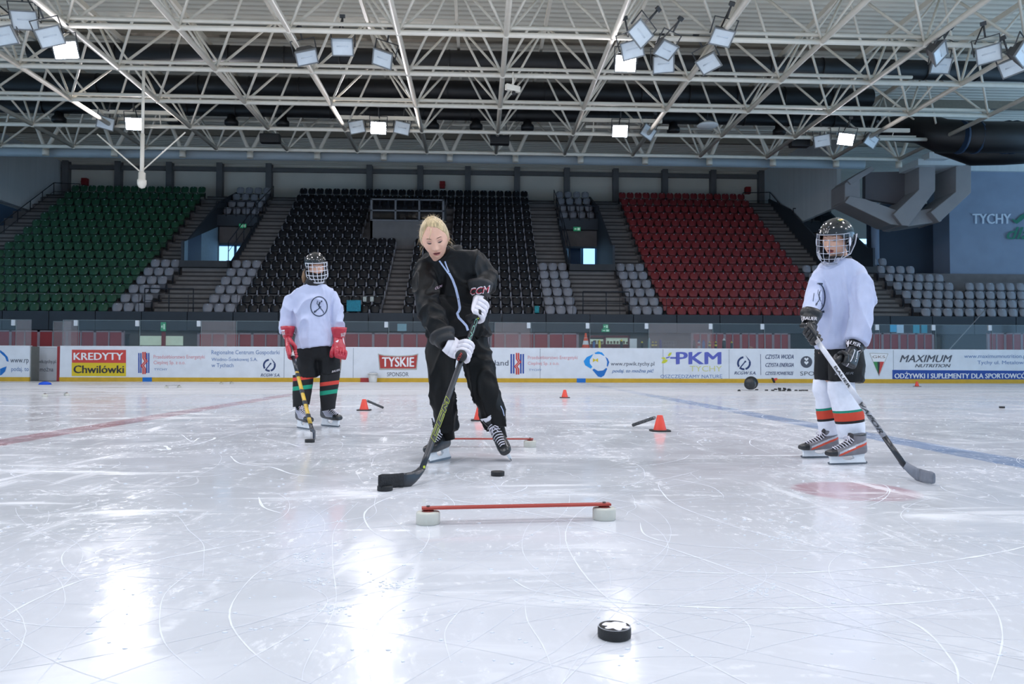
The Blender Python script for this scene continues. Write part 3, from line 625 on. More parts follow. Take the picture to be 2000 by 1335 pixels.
# ---------------------------------------------------------------- skates
m_steel=mat('blade_steel',(112,116,122),.35,.05,10,metal=.4); m_hold=mat('holder_white',(226,230,234),.4,.05,20); m_lace=mat('lace_white',(222,218,228),.8); m_bk=mat('boot_black',(26,28,32),.4,.15,30,coat=.2); m_felt=mat('tongue_white',(222,220,228),.9)
def skate(T,M,style,side):
    mb=MB(); S_=[(-.128,.022,.088,.150),(-.112,.034,.080,.19),(-.06,.037,.074,.20),(0,.039,.068,.172),(.05,.044,.064,.146),(.10,.046,.064,.128),(.145,.041,.066,.118),(.168,.026,.074,.106)]
    R=[]
    for x,w,z0,z1 in S_: R.append([V((x,w*math.copysign(abs(math.cos(t))**.75,math.cos(t)),(z0+z1)/2+(z1-z0)/2*math.copysign(abs(math.sin(t))**.75,math.sin(t)))) for t in[2*math.pi*j/18 for j in range(18)]])
    hs=.235 if style=='grey' else .275; mb.rings(R); mb.tube([(-.078,0,.13),(-.074,0,.19),(-.066,0,hs)],[(.056,.042),(.056,.041),(.064,.046)],18,up=(1,0,0))
    me=remesh(mb,.0042,5)
    if style=='grey':
        B=[mat('boot_grey',(118,116,122),.45,.1,20),m_bk,mat('boot_orange',(206,72,44),.45),mat('boot_silver',(186,190,198),.35)]
        def f(c):
            if c.x>.112: return 1
            d=c.z-.098-(-c.x+.1)*.42
            if c.x<.10 and abs(c.y)>.012:
                if -.03<d<-.012: return 2
                if -.012<=d<.004: return 3
            return 1 if c.z>.225 else 0
    elif style=='light':
        B=[mat('boot_lightgrey',(160,160,176),.45,.08,20),m_bk,mat('boot_dark',(62,66,74),.45),mat('boot_line',(206,208,216),.4)]
        def f(c):
            if c.x>.10: return 1
            d=c.z-.105-max(0,-c.x-.02)*1.1
            if c.x<-.095: return 1
            return 2 if d<-.008 else 3 if d<-.001 else 0
    else:
        B=[m_bk,mat('toe_black',(40,42,44),.3,.1,30),mat('boot_charcoal',(56,60,66),.45),m_bk]
        f=lambda c:1 if c.x>.115 else 2 if c.z<.09 else 0
    paint(me,B,f); me.transform(M); o=put(T,'skate',me,label=None)
    bv=None
    mb=MB(); mb.prism([(-.118,.092),(-.02,.078),(-.035,.05),(-.005,.036),(.03,.036),(.055,.05),(.05,.072),(.15,.07),(.142,.045),(.15,.014),(-.128,.014),(-.112,.05)],-.0105,.0105,M=M); T.part('blade_holder',mb,m_hold,o,bev=.003)
    mb=MB(); mb.prism([(-.142,.013),(-.138,.004),(-.12,0),(.13,0),(.155,.006),(.163,.02),(.15,.024),(-.135,.024)],-.0022,.0022,M=M); T.part('blade',mb,m_steel,o)
    top=[(.112,.124),(.095,.131),(.076,.139),(.057,.148),(.038,.158),(.020,.170),(.004,.184),(-.008,.200),(-.016,.218),(-.020,.238)]
    mb=MB(); n=len(top)
    mb.rings([[M@V((x+dx,y,z+dz)) for y,dx,dz in((-w,0,-.012),(-w,.006,.004),(0,.009,.009),(w,.006,.004),(w,0,-.012))] for (x,z),w in zip([(.112,.122)]+top[2:]+([(-.018,.262),(-.012,.288)] if style!='grey' else []),[.012,.018,.02,.021,.022,.023,.024,.025,.027,.032,.036])]); T.part('tongue',mb,mat('tongue_dark',(60,58,62),.8) if style!='black' else mat('tongue_black',(30,30,34),.8),o)
    mb=MB()
    if style!='grey': mb.rings([[M@V((x+dx,y,z)) for y,dx in((-w,-.018),(-w*.6,.004),(0,.011),(w*.6,.004),(w,-.018),(w,-.026),(0,.001),(-w,-.026))] for x,z,w in((-.016,.262,.038),(-.011,.278,.042),(-.008,.296,.044))],0,True)
    if style!='grey': T.part('tongue_felt',mb,m_felt if style!='grey' else mat('felt_grey',(120,124,132),.9),o)
    mb=MB()
    for i,(x,z) in enumerate(top[:-2] if style=='grey' else top[:-1]):
        w=.024+.012*min(1,i/5); q=top[i+1]
        for a,b,dx in((0,0,0),):
            P=[(x-.006,-w,z-.016),(x+.004,-w*.6,z+.004),(x+.010+dx,0,z+.0135),(q[0]+.004 if b==1 else x+.004,w*.6,(q[1] if b==1 else z)+.004),(x-.006,w,z-.014)]
            mb.tube([M@V(p) for p in P],.0036,6)
    for s in(-1,1): mb.tube([M@V(p) for p in((-.004,0,.214),(.012,s*.02,.222),(.02,s*.034,.205),(.012,s*.03,.19),(0.004,s*.006,.205))],.0034,6); mb.tube([M@V(p) for p in((-.004,0,.214),(.018,s*.014,.196),(.028,s*.022,.17))],.003,6)
    T.part('laces',mb,m_lace,o)
    return o
def skM(c,d,up=(0,0,1)):
    x=V(d).normalized(); u=V(up); z=(u-x*u.dot(x)).normalized(); y=z.cross(x); return Matrix.Translation(c)@Matrix((x,y,z)).transposed().to_4x4()
# ---------------------------------------------------------------- gloves closed round a shaft
def rrect(c,ax,ay,w,h,n=16,p=3.2):
    out=[]
    for j in range(n):
        t=2*math.pi*j/n; ct,st=math.cos(t),math.sin(t); e=(abs(ct)**p+abs(st)**p)**(-1/p); out.append(c+ax*(w*ct*e)+ay*(h*st*e))
    return out
def glove(T,W,Q,A,K,sgn,cols,cuffdir,R=.030,fr=.0138,open_=1.0,thumbside=1,cuffL=.115,name='glove',label=None,sc=1.0,thc=None):
    """W wrist, Q point on the shaft, A shaft direction towards the thumb, K from shaft to knuckles, sgn curl sense"""
    W,Q,A,K=V(W),V(Q),V(A).normalized(),V(K); K=(K-A*K.dot(A)).normalized(); N=A.cross(K)*sgn
    main,acc,palm,cuffm=cols
    pt=lambda th,a,r:Q+A*a+(K*math.cos(th)+N*math.sin(th))*r
    kn=pt(math.radians(-28),0,R+.018*sc); bd=(W-kn); Lb=bd.length; bd.normalize(); bn=A.cross(bd).normalized(); 
    if bn.dot(K)<0: bn=-bn
    g=MB()
    g.rings([rrect(kn-bd*.006,A,bn,.050*sc,.015*sc),rrect(kn+bd*.012,A,bn,.0535*sc,.021*sc),rrect(kn+bd*(Lb*.46),A,bn,.0535*sc,.024*sc),rrect(kn+bd*(Lb*.5),A,bn,.0515*sc,.021*sc),rrect(kn+bd*(Lb*.54),A,bn,.0535*sc,.024*sc),rrect(kn+bd*(Lb*.96),A,bn,.048*sc,.027*sc),rrect(W,A,bn,.042*sc,.026*sc)],0)
    g.rings([rrect(kn+bd*.01-bn*.014,A,bn,.044*sc,.02*sc),rrect(W-bn*.008,A,bn,.038*sc,.022*sc)],1)
    o=T.part(name,g,[acc,palm],label=label)
    for k,a in enumerate((-.039,-.0135,.0135,.039)):
        f=MB(); P=[];r=[]; end=208*open_-(8 if k in(0,) else 0)
        for th in (-34,-14,8,26,30,34,52,74,88,92,96,116,140,170,190,end):
            if th>end: continue
            rr=R+.0035*sc+(.013*sc*max(0,(10-th)/44)); P.append(pt(math.radians(th),a*sc,rr)); r.append((fr*sc*(.8 if th in(30,92) else 1)*(1 if th<150 else .9),fr*sc*(.9 if th in(30,92) else 1)*.93))
        f.tube(P,r,10,up=A); T.part('finger',f,main,o)
    if not thumbside: thumbside=1e-9
    t=MB(); a0=.052*sc*thumbside
    P=[W.lerp(kn,.35)+A*a0*.75-bn*.016,W.lerp(kn,.75)+A*a0*1.15-bn*.03,pt(math.radians(-95),a0*1.12,R+.012*sc),pt(math.radians(-135),a0*.95,R+.008*sc),pt(math.radians(-172),a0*.75,R+.006*sc),pt(math.radians(-196),a0*.62,R+.005*sc)]
    t.tube(P,[(.017*sc,.015*sc),(.021*sc,.018*sc),(.021*sc,.018*sc),(.0205*sc,.0175*sc),(.018*sc,.015*sc),(.012*sc,.01*sc)],12,up=A)
    if thumbside>.01: T.part('thumb',t,thc or palm,o)
    c=V(cuffdir).normalized(); cx=(A-c*A.dot(c)).normalized(); cyy=c.cross(cx); q=MB()
    q.rings([rrect(W-c*.012,cx,cyy,.043*sc,.032*sc,20,2.6),rrect(W+c*.02,cx,cyy,.052*sc,.043*sc,20,2.6),rrect(W+c*.028,cx,cyy,.050*sc,.041*sc,20,2.6),rrect(W+c*.036,cx,cyy,.056*sc,.047*sc,20,2.6),rrect(W+c*cuffL*.75,cx,cyy,.063*sc,.055*sc,20,2.6),rrect(W+c*cuffL,cx,cyy,.066*sc,.058*sc,20,2.6)],0); co=T.part('cuff',q,cuffm,o)
    return o,co
def obj_bvh(T,*os):
    vs=[];fs=[]
    for o in os:
        k=len(vs); vs+=[v.co+T.base for v in o.data.vertices]; fs+=[tuple(i+k for i in p.vertices) for p in o.data.polygons]
    return BVHTree.FromPolygons(vs,fs)
# ---------------------------------------------------------------- sticks
m_blk=mat('stick_black',(30,34,42),.32,.12,14,coat=.3); m_tape=mat('stick_tape',(28,30,34),.8,.2,60,bump=.4,bscale=120); m_tapew=mat('grip_tape',(214,208,206),.8,.06,30)
def stick(label,P0,P1,bdir,segs,blade_m,rise=.06,curve=.03,group=None,blen=.29,lie=None,bh=.066,taped=None,facing=None):
    """P0 butt end, P1 heel on the ice; segs [(t0,t1,material,width scale,name)]"""
    P0,P1,bdir=V(P0),V(P1),V(bdir).normalized(); ax=(P1-P0).normalized(); Ls=(P1-P0).length
    T=Thing('hockey_stick',label,'hockey stick',P1,group); fw=V(facing) if facing is not None else V((0,-1,0)); n=(fw-ax*fw.dot(ax)).normalized(); w=ax.cross(n)
    def sect(t,s): c=P0.lerp(P1,t); return rrect(c,w,n,.0155*s,.0105*s,12,5)
    for t0,t1,m,s,nm in segs:
        mb=MB(); k=max(2,int((t1-t0)*14)); mb.rings([sect(t0+(t1-t0)*i/k,s) for i in range(k+1)]); T.part(nm,mb,m)
    # blade: bends out of the shaft, runs along the ice with a curve
    side=bdir.cross(V((0,0,1))).normalized(); 
    if side.dot(V((0,-1,0)))<0: side=-side
    mb=MB(); R=[]; q0=P0.lerp(P1,1-.11/Ls)
    mids=[]
    for i in range(15):
        t=i/14
        if t<.35:
            u=t/.35; a=q0.lerp(P1+V((0,0,bh*.5)),u); c=a+bdir*(.03*u*u); hh=.0155+(bh*.5-.0155)*u*u; up=(-ax).lerp(V((0,0,1)),u*u).normalized(); hd=w*(1 if w.dot(bdir)>0 else -1)
            x=hd.lerp(V((0,0,-1)),u)     # across the blade
            ring_up=hd.lerp(V((0,0,1)),u**1.2).normalized()
        else:
            u=(t-.35)/.65; c=P1+bdir*(.03+blen*u)+side*(curve*u*u)+V((0,0,bh*.5+rise*.12*u*u)); hh=bh*.5*(1-.10*u) if u<.92 else bh*.5*.72; ring_up=V((0,0,1))
        th=.0095*(1-.5*t)+.001; s_=side
        ctr=c; R.append(rrect(ctr,ring_up,s_,hh,th,12,4)); mids.append((c,ring_up,hh))
    k=7
    mb.rings(R[:k+1]); T.part('blade_heel',mb,blade_m); mb=MB(); mb.rings([[c+ (v-c)*1.035 for v in r] for r,c in zip(R[k:],[m[0] for m in mids[k:]])]); T.part('blade',mb,taped or blade_m)
    T.sect=(P0,P1,w,n,ax,Ls); return T
def stick_text(T,s,t0,t1,m,hgt=.022,flip=False,front=True,side=None,parent=None):
    P0,P1,w,n,ax,Ls=T.sect; a=P0.lerp(P1,t0);b=P0.lerp(P1,t1); 
    if flip: a,b=b,a; 
    d=(b-a); up=w if (w.x*d.z-w.z*d.x)<0 else -w
    if side=='inv': up=-up
    o=n*.0135; mb=MB(); text_on(mb,s,a+o-up*hgt/2,b+o-up*hgt/2,a+o+up*hgt/2); T.part('lettering',mb,m,fix=False)
# ---------------------------------------------------------------- helmets
m_helm=mat('helmet_black',(20,21,24),.18,.15,6,coat=.6); m_cage=mat('cage_wire',(214,216,224),.3,.03,10,metal=.2); m_pad=mat('helmet_pad',(30,32,40),.8)
def helmet(T,M,wire=.0028,cagecol=None,strap=False):
    def sh(az,el,k=0):
        x,y,z=math.cos(el)*math.sin(az),math.cos(el)*math.cos(az),math.sin(el)
        r=1+.018*math.cos(3*az)*math.cos(el)**2*(1 if el<1 else .3)+(.035 if abs(el-.55)<.06 else 0)*0
        ridge=.012*math.exp(-(x/.25)**2)*max(0,math.sin(el)); groove=-.02*math.exp(-((el-.30)/.05)**2)*(1 if abs(az)<2.2 else .2)
        s=r+ridge+groove-k; return V((.105*x*s,.131*y*s-.006,.112*z*s+.03))
    def emin(az):
        a=abs(az); 
        return .06 if a<.75 else .06-(a-.75)*1.25 if a<1.35 else -.69+ (0 if a<2.0 else -(a-2.0)*.12)
    n=48; R=[]; N2=16
    for i in range(N2+1):
        ring=[]
        for j in range(n):
            az=-math.pi+2*math.pi*j/n; e0=emin(az); el=e0+(1.555-e0)*(i/N2)**.9; ring.append(sh(az,el))
        R.append(ring)
    inner=[[sh(-math.pi+2*math.pi*j/n,emin(-math.pi+2*math.pi*j/n)+(1.5-emin(-math.pi+2*math.pi*j/n))*k,.09) for j in range(n)] for k in(.35,0)]
    mb=MB(); mb.rings(inner+R,0,True,True,M); o=T.part('helmet',mb,m_helm,fix=False); fixn(o.data)
    mb=MB()
    for s in(-1,1):
        for az,el in((.55,.75),(.9,.8),(1.25,.8)): 
            p=sh(s*az,el,-.004); q=sh(s*(az+.12),el+.16,-.004); mb.tube([M@p,M@q],[(.004,.003)]*2,6)
    T.part('vents',mb,m_pad,o)
    mb=MB()
    for az,el in((.5,.2),(-.5,.2),(1.4,-.1),(-1.4,-.1),(0,.55),(1.2,.35),(-1.2,.35)): mb.ell(sh(az,el,-.006),(.005,.005,.005),0,8,6,M)
    T.part('screws',mb,m_steel,o)
    mb=MB()
    for s in(-1,1): mb.ell((s*.094,-.005,-.045),(.012,.03,.042),0,12,8,M)
    mb.ell((0,.085,-.118),(.036,.026,.02),0,14,8,M); T.part('ear_and_chin_pads',mb,m_pad,o)
    # cage
    def cg(x,z):
        k=1 if z>-.06 else 1-.55*((-.06-z)/.085)**2; b=.098 if z<.04 else .096; xx=max(-1,min(1,x)); a=xx*1.32
        return V((.108*math.sin(a)*max(.35,k)**.7,.140*math.cos(a)*(.72+.28*k)+.0,z-.012*math.cos(a)*(1 if z<-.05 else .3)))
    mb=MB()
    for z in(.046,.012,-.028,-.066,-.102,-.130):
        lim=1. if z>-.09 else .82 if z>-.12 else .55
        mb.tube([M@cg(-lim+2*lim*i/22,z) for i in range(23)],wire,6)
    for x in(-1,-.72,-.42,-.14,.14,.42,.72,1):
        zb=-.130 if abs(x)<.5 else -.112 if abs(x)<.8 else -.095; zt=.046 if abs(x)>.3 else .012
        mb.tube([M@cg(x*(1 if z>-.09 else .9),z) for z in[zt+(zb-zt)*i/12 for i in range(13)]],wire,6)
    mb.tube([M@cg(-.6+1.2*i/14,-.138) for i in range(15)],wire*1.2,6)
    cgo=T.part('cage',mb,cagecol or m_cage,o,label='wire face cage')
    mb=MB()
    for s in(-1,1): mb.tube([M@V(p) for p in((s*.106,-.07,.03),(s*.112,-.03,-.03),(s*.104,.02,-.09),(s*.06,.08,-.122))],[(.011,.003)]*4 if strap else [(.008,.003)]*4,8,up=(0,1,0)); mb.ell((s*.108,.035,-.01),(.006,.014,.03),0,10,8,M)
    T.part('strap',mb,mat('strap_white',(206,208,220),.7) if strap else m_pad,o)
    return o
# ---------------------------------------------------------------- the woman coaching
m_jack=mat('jacket_black',(9,10,12),.5,.08,30,spec=.25,bump=.12,bscale=160); m_trou=mat('trousers_black',(9,10,11),.55,.08,30,spec=.25,bump=.12,bscale=160)
g0=gnd(915,898); T=Thing('person','woman in black tracksuit bending forward with a hockey stick, in the middle','person',g0); TC=T
Mh=place(at(849,465,4.66),frame((.06,-.86,-.46),(-.155,-.46,.88)),1.06)
mb=MB(); head_mb(mb,Mh)
nk=at(868,503,4.80); mb.tube([Mh@V((0,-.035,-.06)),Mh@V((0,-.05,-.13)),nk+V((.01,.03,-.06))],[.056,.055,.062],14)
mb.rings(rows([(870,512,4.84,40,.07),(884,540,4.88,50,.085),(892,600,4.97,44,.08),(895,650,5.03,48,.09)]))
mb.tube([at(845,524,4.82),at(838,560,4.72),at(842,600,4.62),at(858,640,4.54),at(878,682,4.47)],[.045,.04,.034,.028,.02],10); mb.tube([at(928,515,4.88),at(948,524,4.94),at(953,542,4.95),at(940,572,4.76)],[.045,.04,.03,.02],10)
mb.tube([at(875,655,5.02),at(864,755,4.95),at(868,845,4.99)],[.07,.055,.042],10); mb.tube([at(915,655,5.04),at(945,755,4.98),at(972,842,5.02)],[.07,.055,.042],10)
me=remesh(mb,.0042,2); bvh=bvh_of(me); body=put(T,'body',me,m_skin); features(T,Mh,bvh,body)
# hair: cap combed back, loose strands, knot behind
R=[]; nu,nv=72,30
for i in range(nv+1):
    ring=[]
    for j in range(nu):
        az=2*math.pi*j/nu-math.pi; a=abs(az); zlim=.099+.010*math.sin(az*1.6+.5) if a<.5 else .099+.010*math.sin((.8 if az>0 else -.8)+.5)-(a-.5)*(.115 if az>0 else .085) if a<1.1 else (.039 if az>0 else .045)-(a-1.1)*.24 if a<1.55 else -.07 
        th0=math.acos(max(-1,min(1,zlim/.125))); th=th0*(1-i/nv)+.02
        d=V((math.sin(th)*math.sin(az),math.sin(th)*math.cos(az),math.cos(th))); p=headf(d); lift=.0015+.0085*min(1,(i/nv)*2.5)+.0022*noise.noise(V((az*7+i*.1,i*.10,0)))+.0016*noise.noise(V((az*24+i*.25,i*.12,4)))
        ring.append(p+d*lift)
    R.append(ring)
mb=MB(); mb.rings(R,0,True,True,Mh); mb.ell((.0,-.115,.045),(.038,.034,.036),0,16,10,Mh); hair=T.part('hair',mb,m_hair,label='blond hair tied back')
mb=MB(); rs=random.Random(3)
for _ in range(130):
    az=rs.uniform(-2.6,2.6); th=rs.uniform(.05,1.45) if abs(az)>1 else rs.uniform(.05,.85); d=V((math.sin(th)*math.sin(az),math.sin(th)*math.cos(az),math.cos(th))); p=headf(d)*1.06; e=V((rs.gauss(0,.7),-1,rs.gauss(-.3,.5))); e=(e-d*e.dot(d)).normalized()*rs.uniform(.02,.045); kk=rs.uniform(.03,.14)
    mb.tube([Mh@(p*.99),Mh@(p*(1+kk*.6)+e*.5),Mh@(p*(1+kk)+e)],[.0005,.0004,.0002],4)
for s,x0 in((-1,.07),(1,.072)):
    for k in range(12):
        y=rs.uniform(-.05,.03); z=rs.uniform(-.06,.03); mb.tube([Mh@V((s*x0,y,z)),Mh@V((s*(x0+.012+rs.random()*.012),y-.01,z-.02)),Mh@V((s*(x0+.012+rs.random()*.03),y-.02,z-.035-rs.random()*.03))],[.0008,.0006,.0002],4)
mb.tube([Mh@V(p) for p in((.006,.094,.092),(.010,.1045,.07),(.022,.106,.045),(.036,.100,.022))],[.0022,.0022,.0018,.0006],5)
T.part('loose_strands',mb,m_hair,hair)
# trousers
mb=MB(); mb.rings(rows([(894,640,5.02,58,.14),(895,655,5.03,60,.145),(895,680,5.03,60,.14),(895,694,5.03,48,.11)]))
mb.tube([at(866,664,5.01),at(863,700,4.99),at(862,735,4.95),at(864,760,4.93),at(867,798,4.95),at(870,824,4.99),at(872,840,5.0)],[.103,.102,.094,.084,.078,.077,.078],18); mb.tube([at(924,664,5.04),at(932,700,5.02),at(941,738,4.98),at(946,760,4.96),at(955,788,4.98),at(964,814,5.01),at(969,830,5.03)],[.103,.098,.094,.090,.084,.083,.080],18)
me=remesh(mb,.0105,5); folds(me,.018,7.5,(1,1,.6),2,.15); tr=put(T,'trousers',me,m_trou); tb=obj_bvh(T,tr)
# jacket
mb=MB(); mb.rings(rows([(870,491,4.80,28,.075,.2),(873,496,4.81,40,.09,.25),(875,503,4.83,56,.108,.27),(879,515,4.86,65,.125,.22),(885,540,4.88,67,.14,.15),(891,573,4.92,60,.145,.08),(894,605,4.97,57,.145),(896,630,5.0,59,.15),(896,652,5.02,63,.16),(896,660,5.02,62,.158)]))
mb.tube([at(849,512,4.83),at(834,530,4.80),at(831,560,4.72),at(837,600,4.62),at(855,638,4.54),at(868,662,4.50)],[.075,.083,.084,.078,.066,.056],16)
mb.tube([at(914,508,4.87),at(934,519,4.92),at(949,538,4.95),at(950,550,4.90),at(943,557,4.82),at(939,564,4.78)],[.08,.082,.080,.075,.068,.062],16)
me=remesh(mb,.0095,5); folds(me,.019,8.5,(1,1,.8),5,.12); jk=put(T,'jacket',me,m_jack); jb=obj_bvh(T,jk)
mb=MB(); R=[]
for px,py,Y,hw,d in((870,508,4.81,33,.085),(873,495,4.81,31,.085),(874,485,4.83,28,.08),(874,484,4.83,25,.072),(870,500,4.81,24,.07)): R.append(rows([(px,py,Y,hw,d,.22)])[0])
mb.rings(R,0,True,False); T.part('collar',mb,m_jack,jk)
m_zip=mat('reflective_zip',(190,204,236),.35,.04,20); mb=MB()
decal_line(mb,jb,[(877,533),(884,546),(890,562),(895,582),(898,600),(897,606)],(4.5,5),0,.004); decal_line(mb,jb,[(897,606),(893,612),(896,620),(904,628),(911,636),(914,645)],4.6,0,.004); decal_line(mb,jb,[(858,509),(866,520),(876,534)],3,0,.004); decal_line(mb,jb,[(869,510),(872,519),(877,531)],2.6,0,.004)
T.part('zip',mb,m_zip,jk,fix=False,label='pale reflective zip line')
mb=MB(); decal_text(mb,jb,'/CCM',(850,565.5),(864,560),(849.5,561),0,.004); T.part('chest_lettering',mb,mat('logo_pale',(226,196,214),.5),jk,fix=False)
mb=MB(); decal_text(mb,tb,'/CCM',(831,654),(843,649.5),(830.5,650.5),0,.004); T.part('hip_lettering',mb,mat('logo_pale',(226,196,214),.5),tr,fix=False)
mb=MB(); decal_line(mb,tb,[(978,792),(982,800),(985,812)],1.3,0,.004); T.part('side_piping',mb,m_zip,tr,fix=False)
mb=MB(); mb.tube([at(845,831,4.93),at(843,829,4.9)],.006,6); 
# skates
mb=MB(); mb.tube([at(868,815,4.98),at(874,858,4.99)],[.055,.05],14); T.part('sock',mb,m_trou); mb=MB(); mb.tube([at(962,805,5.01),at(977,856,5.03)],[.055,.048],14); T.part('sock',mb,m_trou)
s1=skM(gnd(861,899.5)+V((0,0,.0)),gnd(838,904.5)-gnd(884,894),(-.12,.1,1)); skate(T,s1@Matrix.Scale(.95,4),'black','right')
fwd=V((.20,-.86,-.42)); tip=gnd(999,900)+V((0,0,.004)); M2=skM((0,0,0),fwd,(-.52,-.30,.86))@Matrix.Scale(.95,4); M2=Matrix.Translation(tip-(M2@V((.15,0,.004))))@M2; skate(T,M2,'black','left')
# stick
m_lime=mat('lime_print',(206,220,72),.4); P0=at(941,594,4.70); P1=gnd(812,948)
bd=gnd(743,957)-gnd(812,948); bl=bd.length+.01; fac=(0.25,-1,0.2)
ST=stick('black hockey stick with lime lettering, held by the woman',P0,P1,bd,[(0,.07,m_tapew,1.06,'grip_tape'),(.07,1-.10/1.4,m_blk,1,'shaft')],m_blk,taped=m_tape,curve=.045,blen=bl,rise=.16,bh=.072,facing=fac)
P0_,P1_,w_,n_,ax_,L_=ST.sect; mb=MB(); wu=w_ if w_.x<0 else -w_
LT={'C':[(0,0),(1,0),(1,.28),(.34,.28),(.34,.72),(1,.72),(1,1),(0,1),(0,0)],'M':[(0,0),(0,1),(.27,1),(.5,.6),(.73,1),(1,1),(1,0),(.74,0),(.74,.55),(.5,.15),(.26,.55),(.26,0),(0,0)]}
for k,ch in enumerate('CCM'):
    F=lambda q:P0_.lerp(P1_,.785-.074*k-.066*(q[0]+.22*(q[1]-.5)))+n_*.0118+wu*(.0275*(q[1]-.5))
    P=[F(q) for q in LT[ch]]
    for a,b in zip(P,P[1:]): mb.tube([a,b],.0011,4)
ST.part('lettering',mb,m_lime)
stick_text(ST,'/CCM',.10,.24,mat('teal_print',(120,176,160),.4),.016)
mb=MB()
for t in(.095,.285,.355,.915): c=P0_.lerp(P1_,t); mb.box((0,0,0),(.010,.012,.012),0,Matrix.Translation(c+n_*.012-w_*.006))
ST.part('lime_mark',mb,m_lime)
# gloves
m_gw=mat('glove_white',(226,222,228),.5,.05,30,bump=.15,bscale=60); m_gb=mat('glove_black',(26,27,30),.55,.1,40); m_gr=mat('glove_red',(178,40,58),.45)
ax=(P1-P0).normalized()
Q1=P0.lerp(P1,.045); W1=at(937,577,4.74)
o1,c1=glove(T,W1,Q1,ax,V((.3,.1,.95)),-1,(m_gw,m_gw,m_gb,m_gb),V((.03,.25,1)),name='glove',label='white glove on the butt end of the stick',cuffL=.085,sc=1.3)
cb=obj_bvh(T,c1); mb=MB(); decal_text(mb,cb,'/CCM',(918,575.5),(957,570),(917,564.5),0,.004,4.7); mb2=MB(); decal_text(mb2,cb,'/CCM',(916.5,577.5),(958.5,571.5),(915.5,562.5),0,.002,4.7); T.part('cuff_outline',mb2,m_gw,o1,fix=False); T.part('cuff_lettering',mb,m_gr,o1,fix=False)
Q2=P0.lerp(P1,.298); W2=at(871,668,4.47)
o2,c2=glove(T,W2,Q2,ax,V((-.72,-.5,-.1)),-1,(m_gw,m_gw,m_gb,m_gb),at(858,640,4.54)-at(876,672,4.47),name='glove',label='white glove lower on the shaft',cuffL=.06,sc=1.22,thumbside=0)
mb=MB(); tc=at(901,694,4.40); R3=frame((.1,-1,.1),(.3,.1,1)); mb.lathe([(.001,.012),(.026,.010),(.034,.0),(.034,-.03),(.001,-.035)],20,M=Matrix.Translation(tc)@R3.to_4x4()@Matrix.Rotation(-math.pi/2,4,'X')); th=T.part('thumb',mb,m_gb,o2)
tbv=obj_bvh(T,th); mb=MB(); decal_text(mb,tbv,'/CCM',(896,704),(904,690),(892,701.5),0,.003,4.38); T.part('thumb_lettering',mb,mat('logo_red',(214,70,56),.5),o2,fix=False)
# ---------------------------------------------------------------- the two young players
m_jer=mat('jersey_white',(186,193,220),.75,.03,20,sheen=.2,bump=.1,bscale=200); m_pant=mat('pants_black',(20,22,25),.65,.1,20,spec=.3,bump=.15,bscale=120); m_emb=mat('emblem_dark',(40,54,76),.6); m_glr=mat('glove_crimson',(176,34,54),.38,.08,30,coat=.2); m_glw=mat('glove_pale',(228,222,226),.45); m_gd=mat('palm_dark',(60,50,52),.8)
def skater_emblem(mb,bv,cx,cyy,rx,ry,w,Y0,full=True,sk=0.):
    f=lambda x,y:(cx+x*rx+sk*y*rx,cyy+y*ry)
    a0,a1=(0,360) if full else (-95,95)
    decal_line(mb,bv,[f(math.cos(math.radians(a))*.93,math.sin(math.radians(a))*.95) for a in range(a0,a1+1,12)],w,0,.003,2,Y0)
    for pts,ww in(([(.12,-.42),(-.02,-.1),(.1,.12)],3.4),([(.22,-.52),(.36,-.46)],3.6),([(-.16,-.55),(-.22,-.25),(-.04,-.12)],1.4),([(.1,.12),(.3,.3),(.52,.55),(.5,.66)],1.7),([(.08,.12),(-.12,.3),(-.34,.42),(-.48,.55)],2.0),([(-.46,.4),(-.58,.58),(-.4,.6)],1.4),([(.02,.02),(.24,.06)],2.2),([(-.22,.28),(-.34,.56)],1.2)):
        decal_line(mb,bv,[f(*p) for p in pts],ww*rx/20,0,.003,2,Y0)
def sock(T,name,L_,bands,mats,hw_d=1.0):
    """L_ rows (px,py,Y,hw); bands [(py,material index below that row)]"""
    ys=sorted(set([q[1] for q in L_]+[b[0] for b in bands])); R=[];mi=[]
    def ip(y):
        for a,b in zip(L_,L_[1:]):
            if a[1]<=y<=b[1]:
                t=(y-a[1])/(b[1]-a[1]); return [a[i]+(b[i]-a[i])*t for i in range(4)]
        return list(L_[-1][:4]) if y>L_[-1][1] else list(L_[0][:4])
    fine=[]
    for a,b in zip(ys,ys[1:]):
        k=max(1,int((b-a)/5)); fine+=[a+(b-a)*i/k for i in range(k)]
    fine.append(ys[-1]); n=22
    for y in fine:
        px,py,Y,hw=ip(y); c=at(px,y,Y); a=hw/ppm(Y); ring=[]
        for j in range(n):
            t=2*math.pi*j/n; wv=1+.035*noise.noise(V((math.cos(t)*2,math.sin(t)*2+px,y*.06))); ring.append(c+V((a*math.cos(t)*wv,a*hw_d*math.sin(t)*wv,.012*math.cos(t))))
        R.append(ring)
    for y in fine[:-1]:
        m=0
        for b in bands:
            if y>=b[0]-1e-6: m=b[1]
        mi.append(m)
    mb=MB(); mb.rings(R,0,True,True,None,mi); return T.part(name,mb,mats)
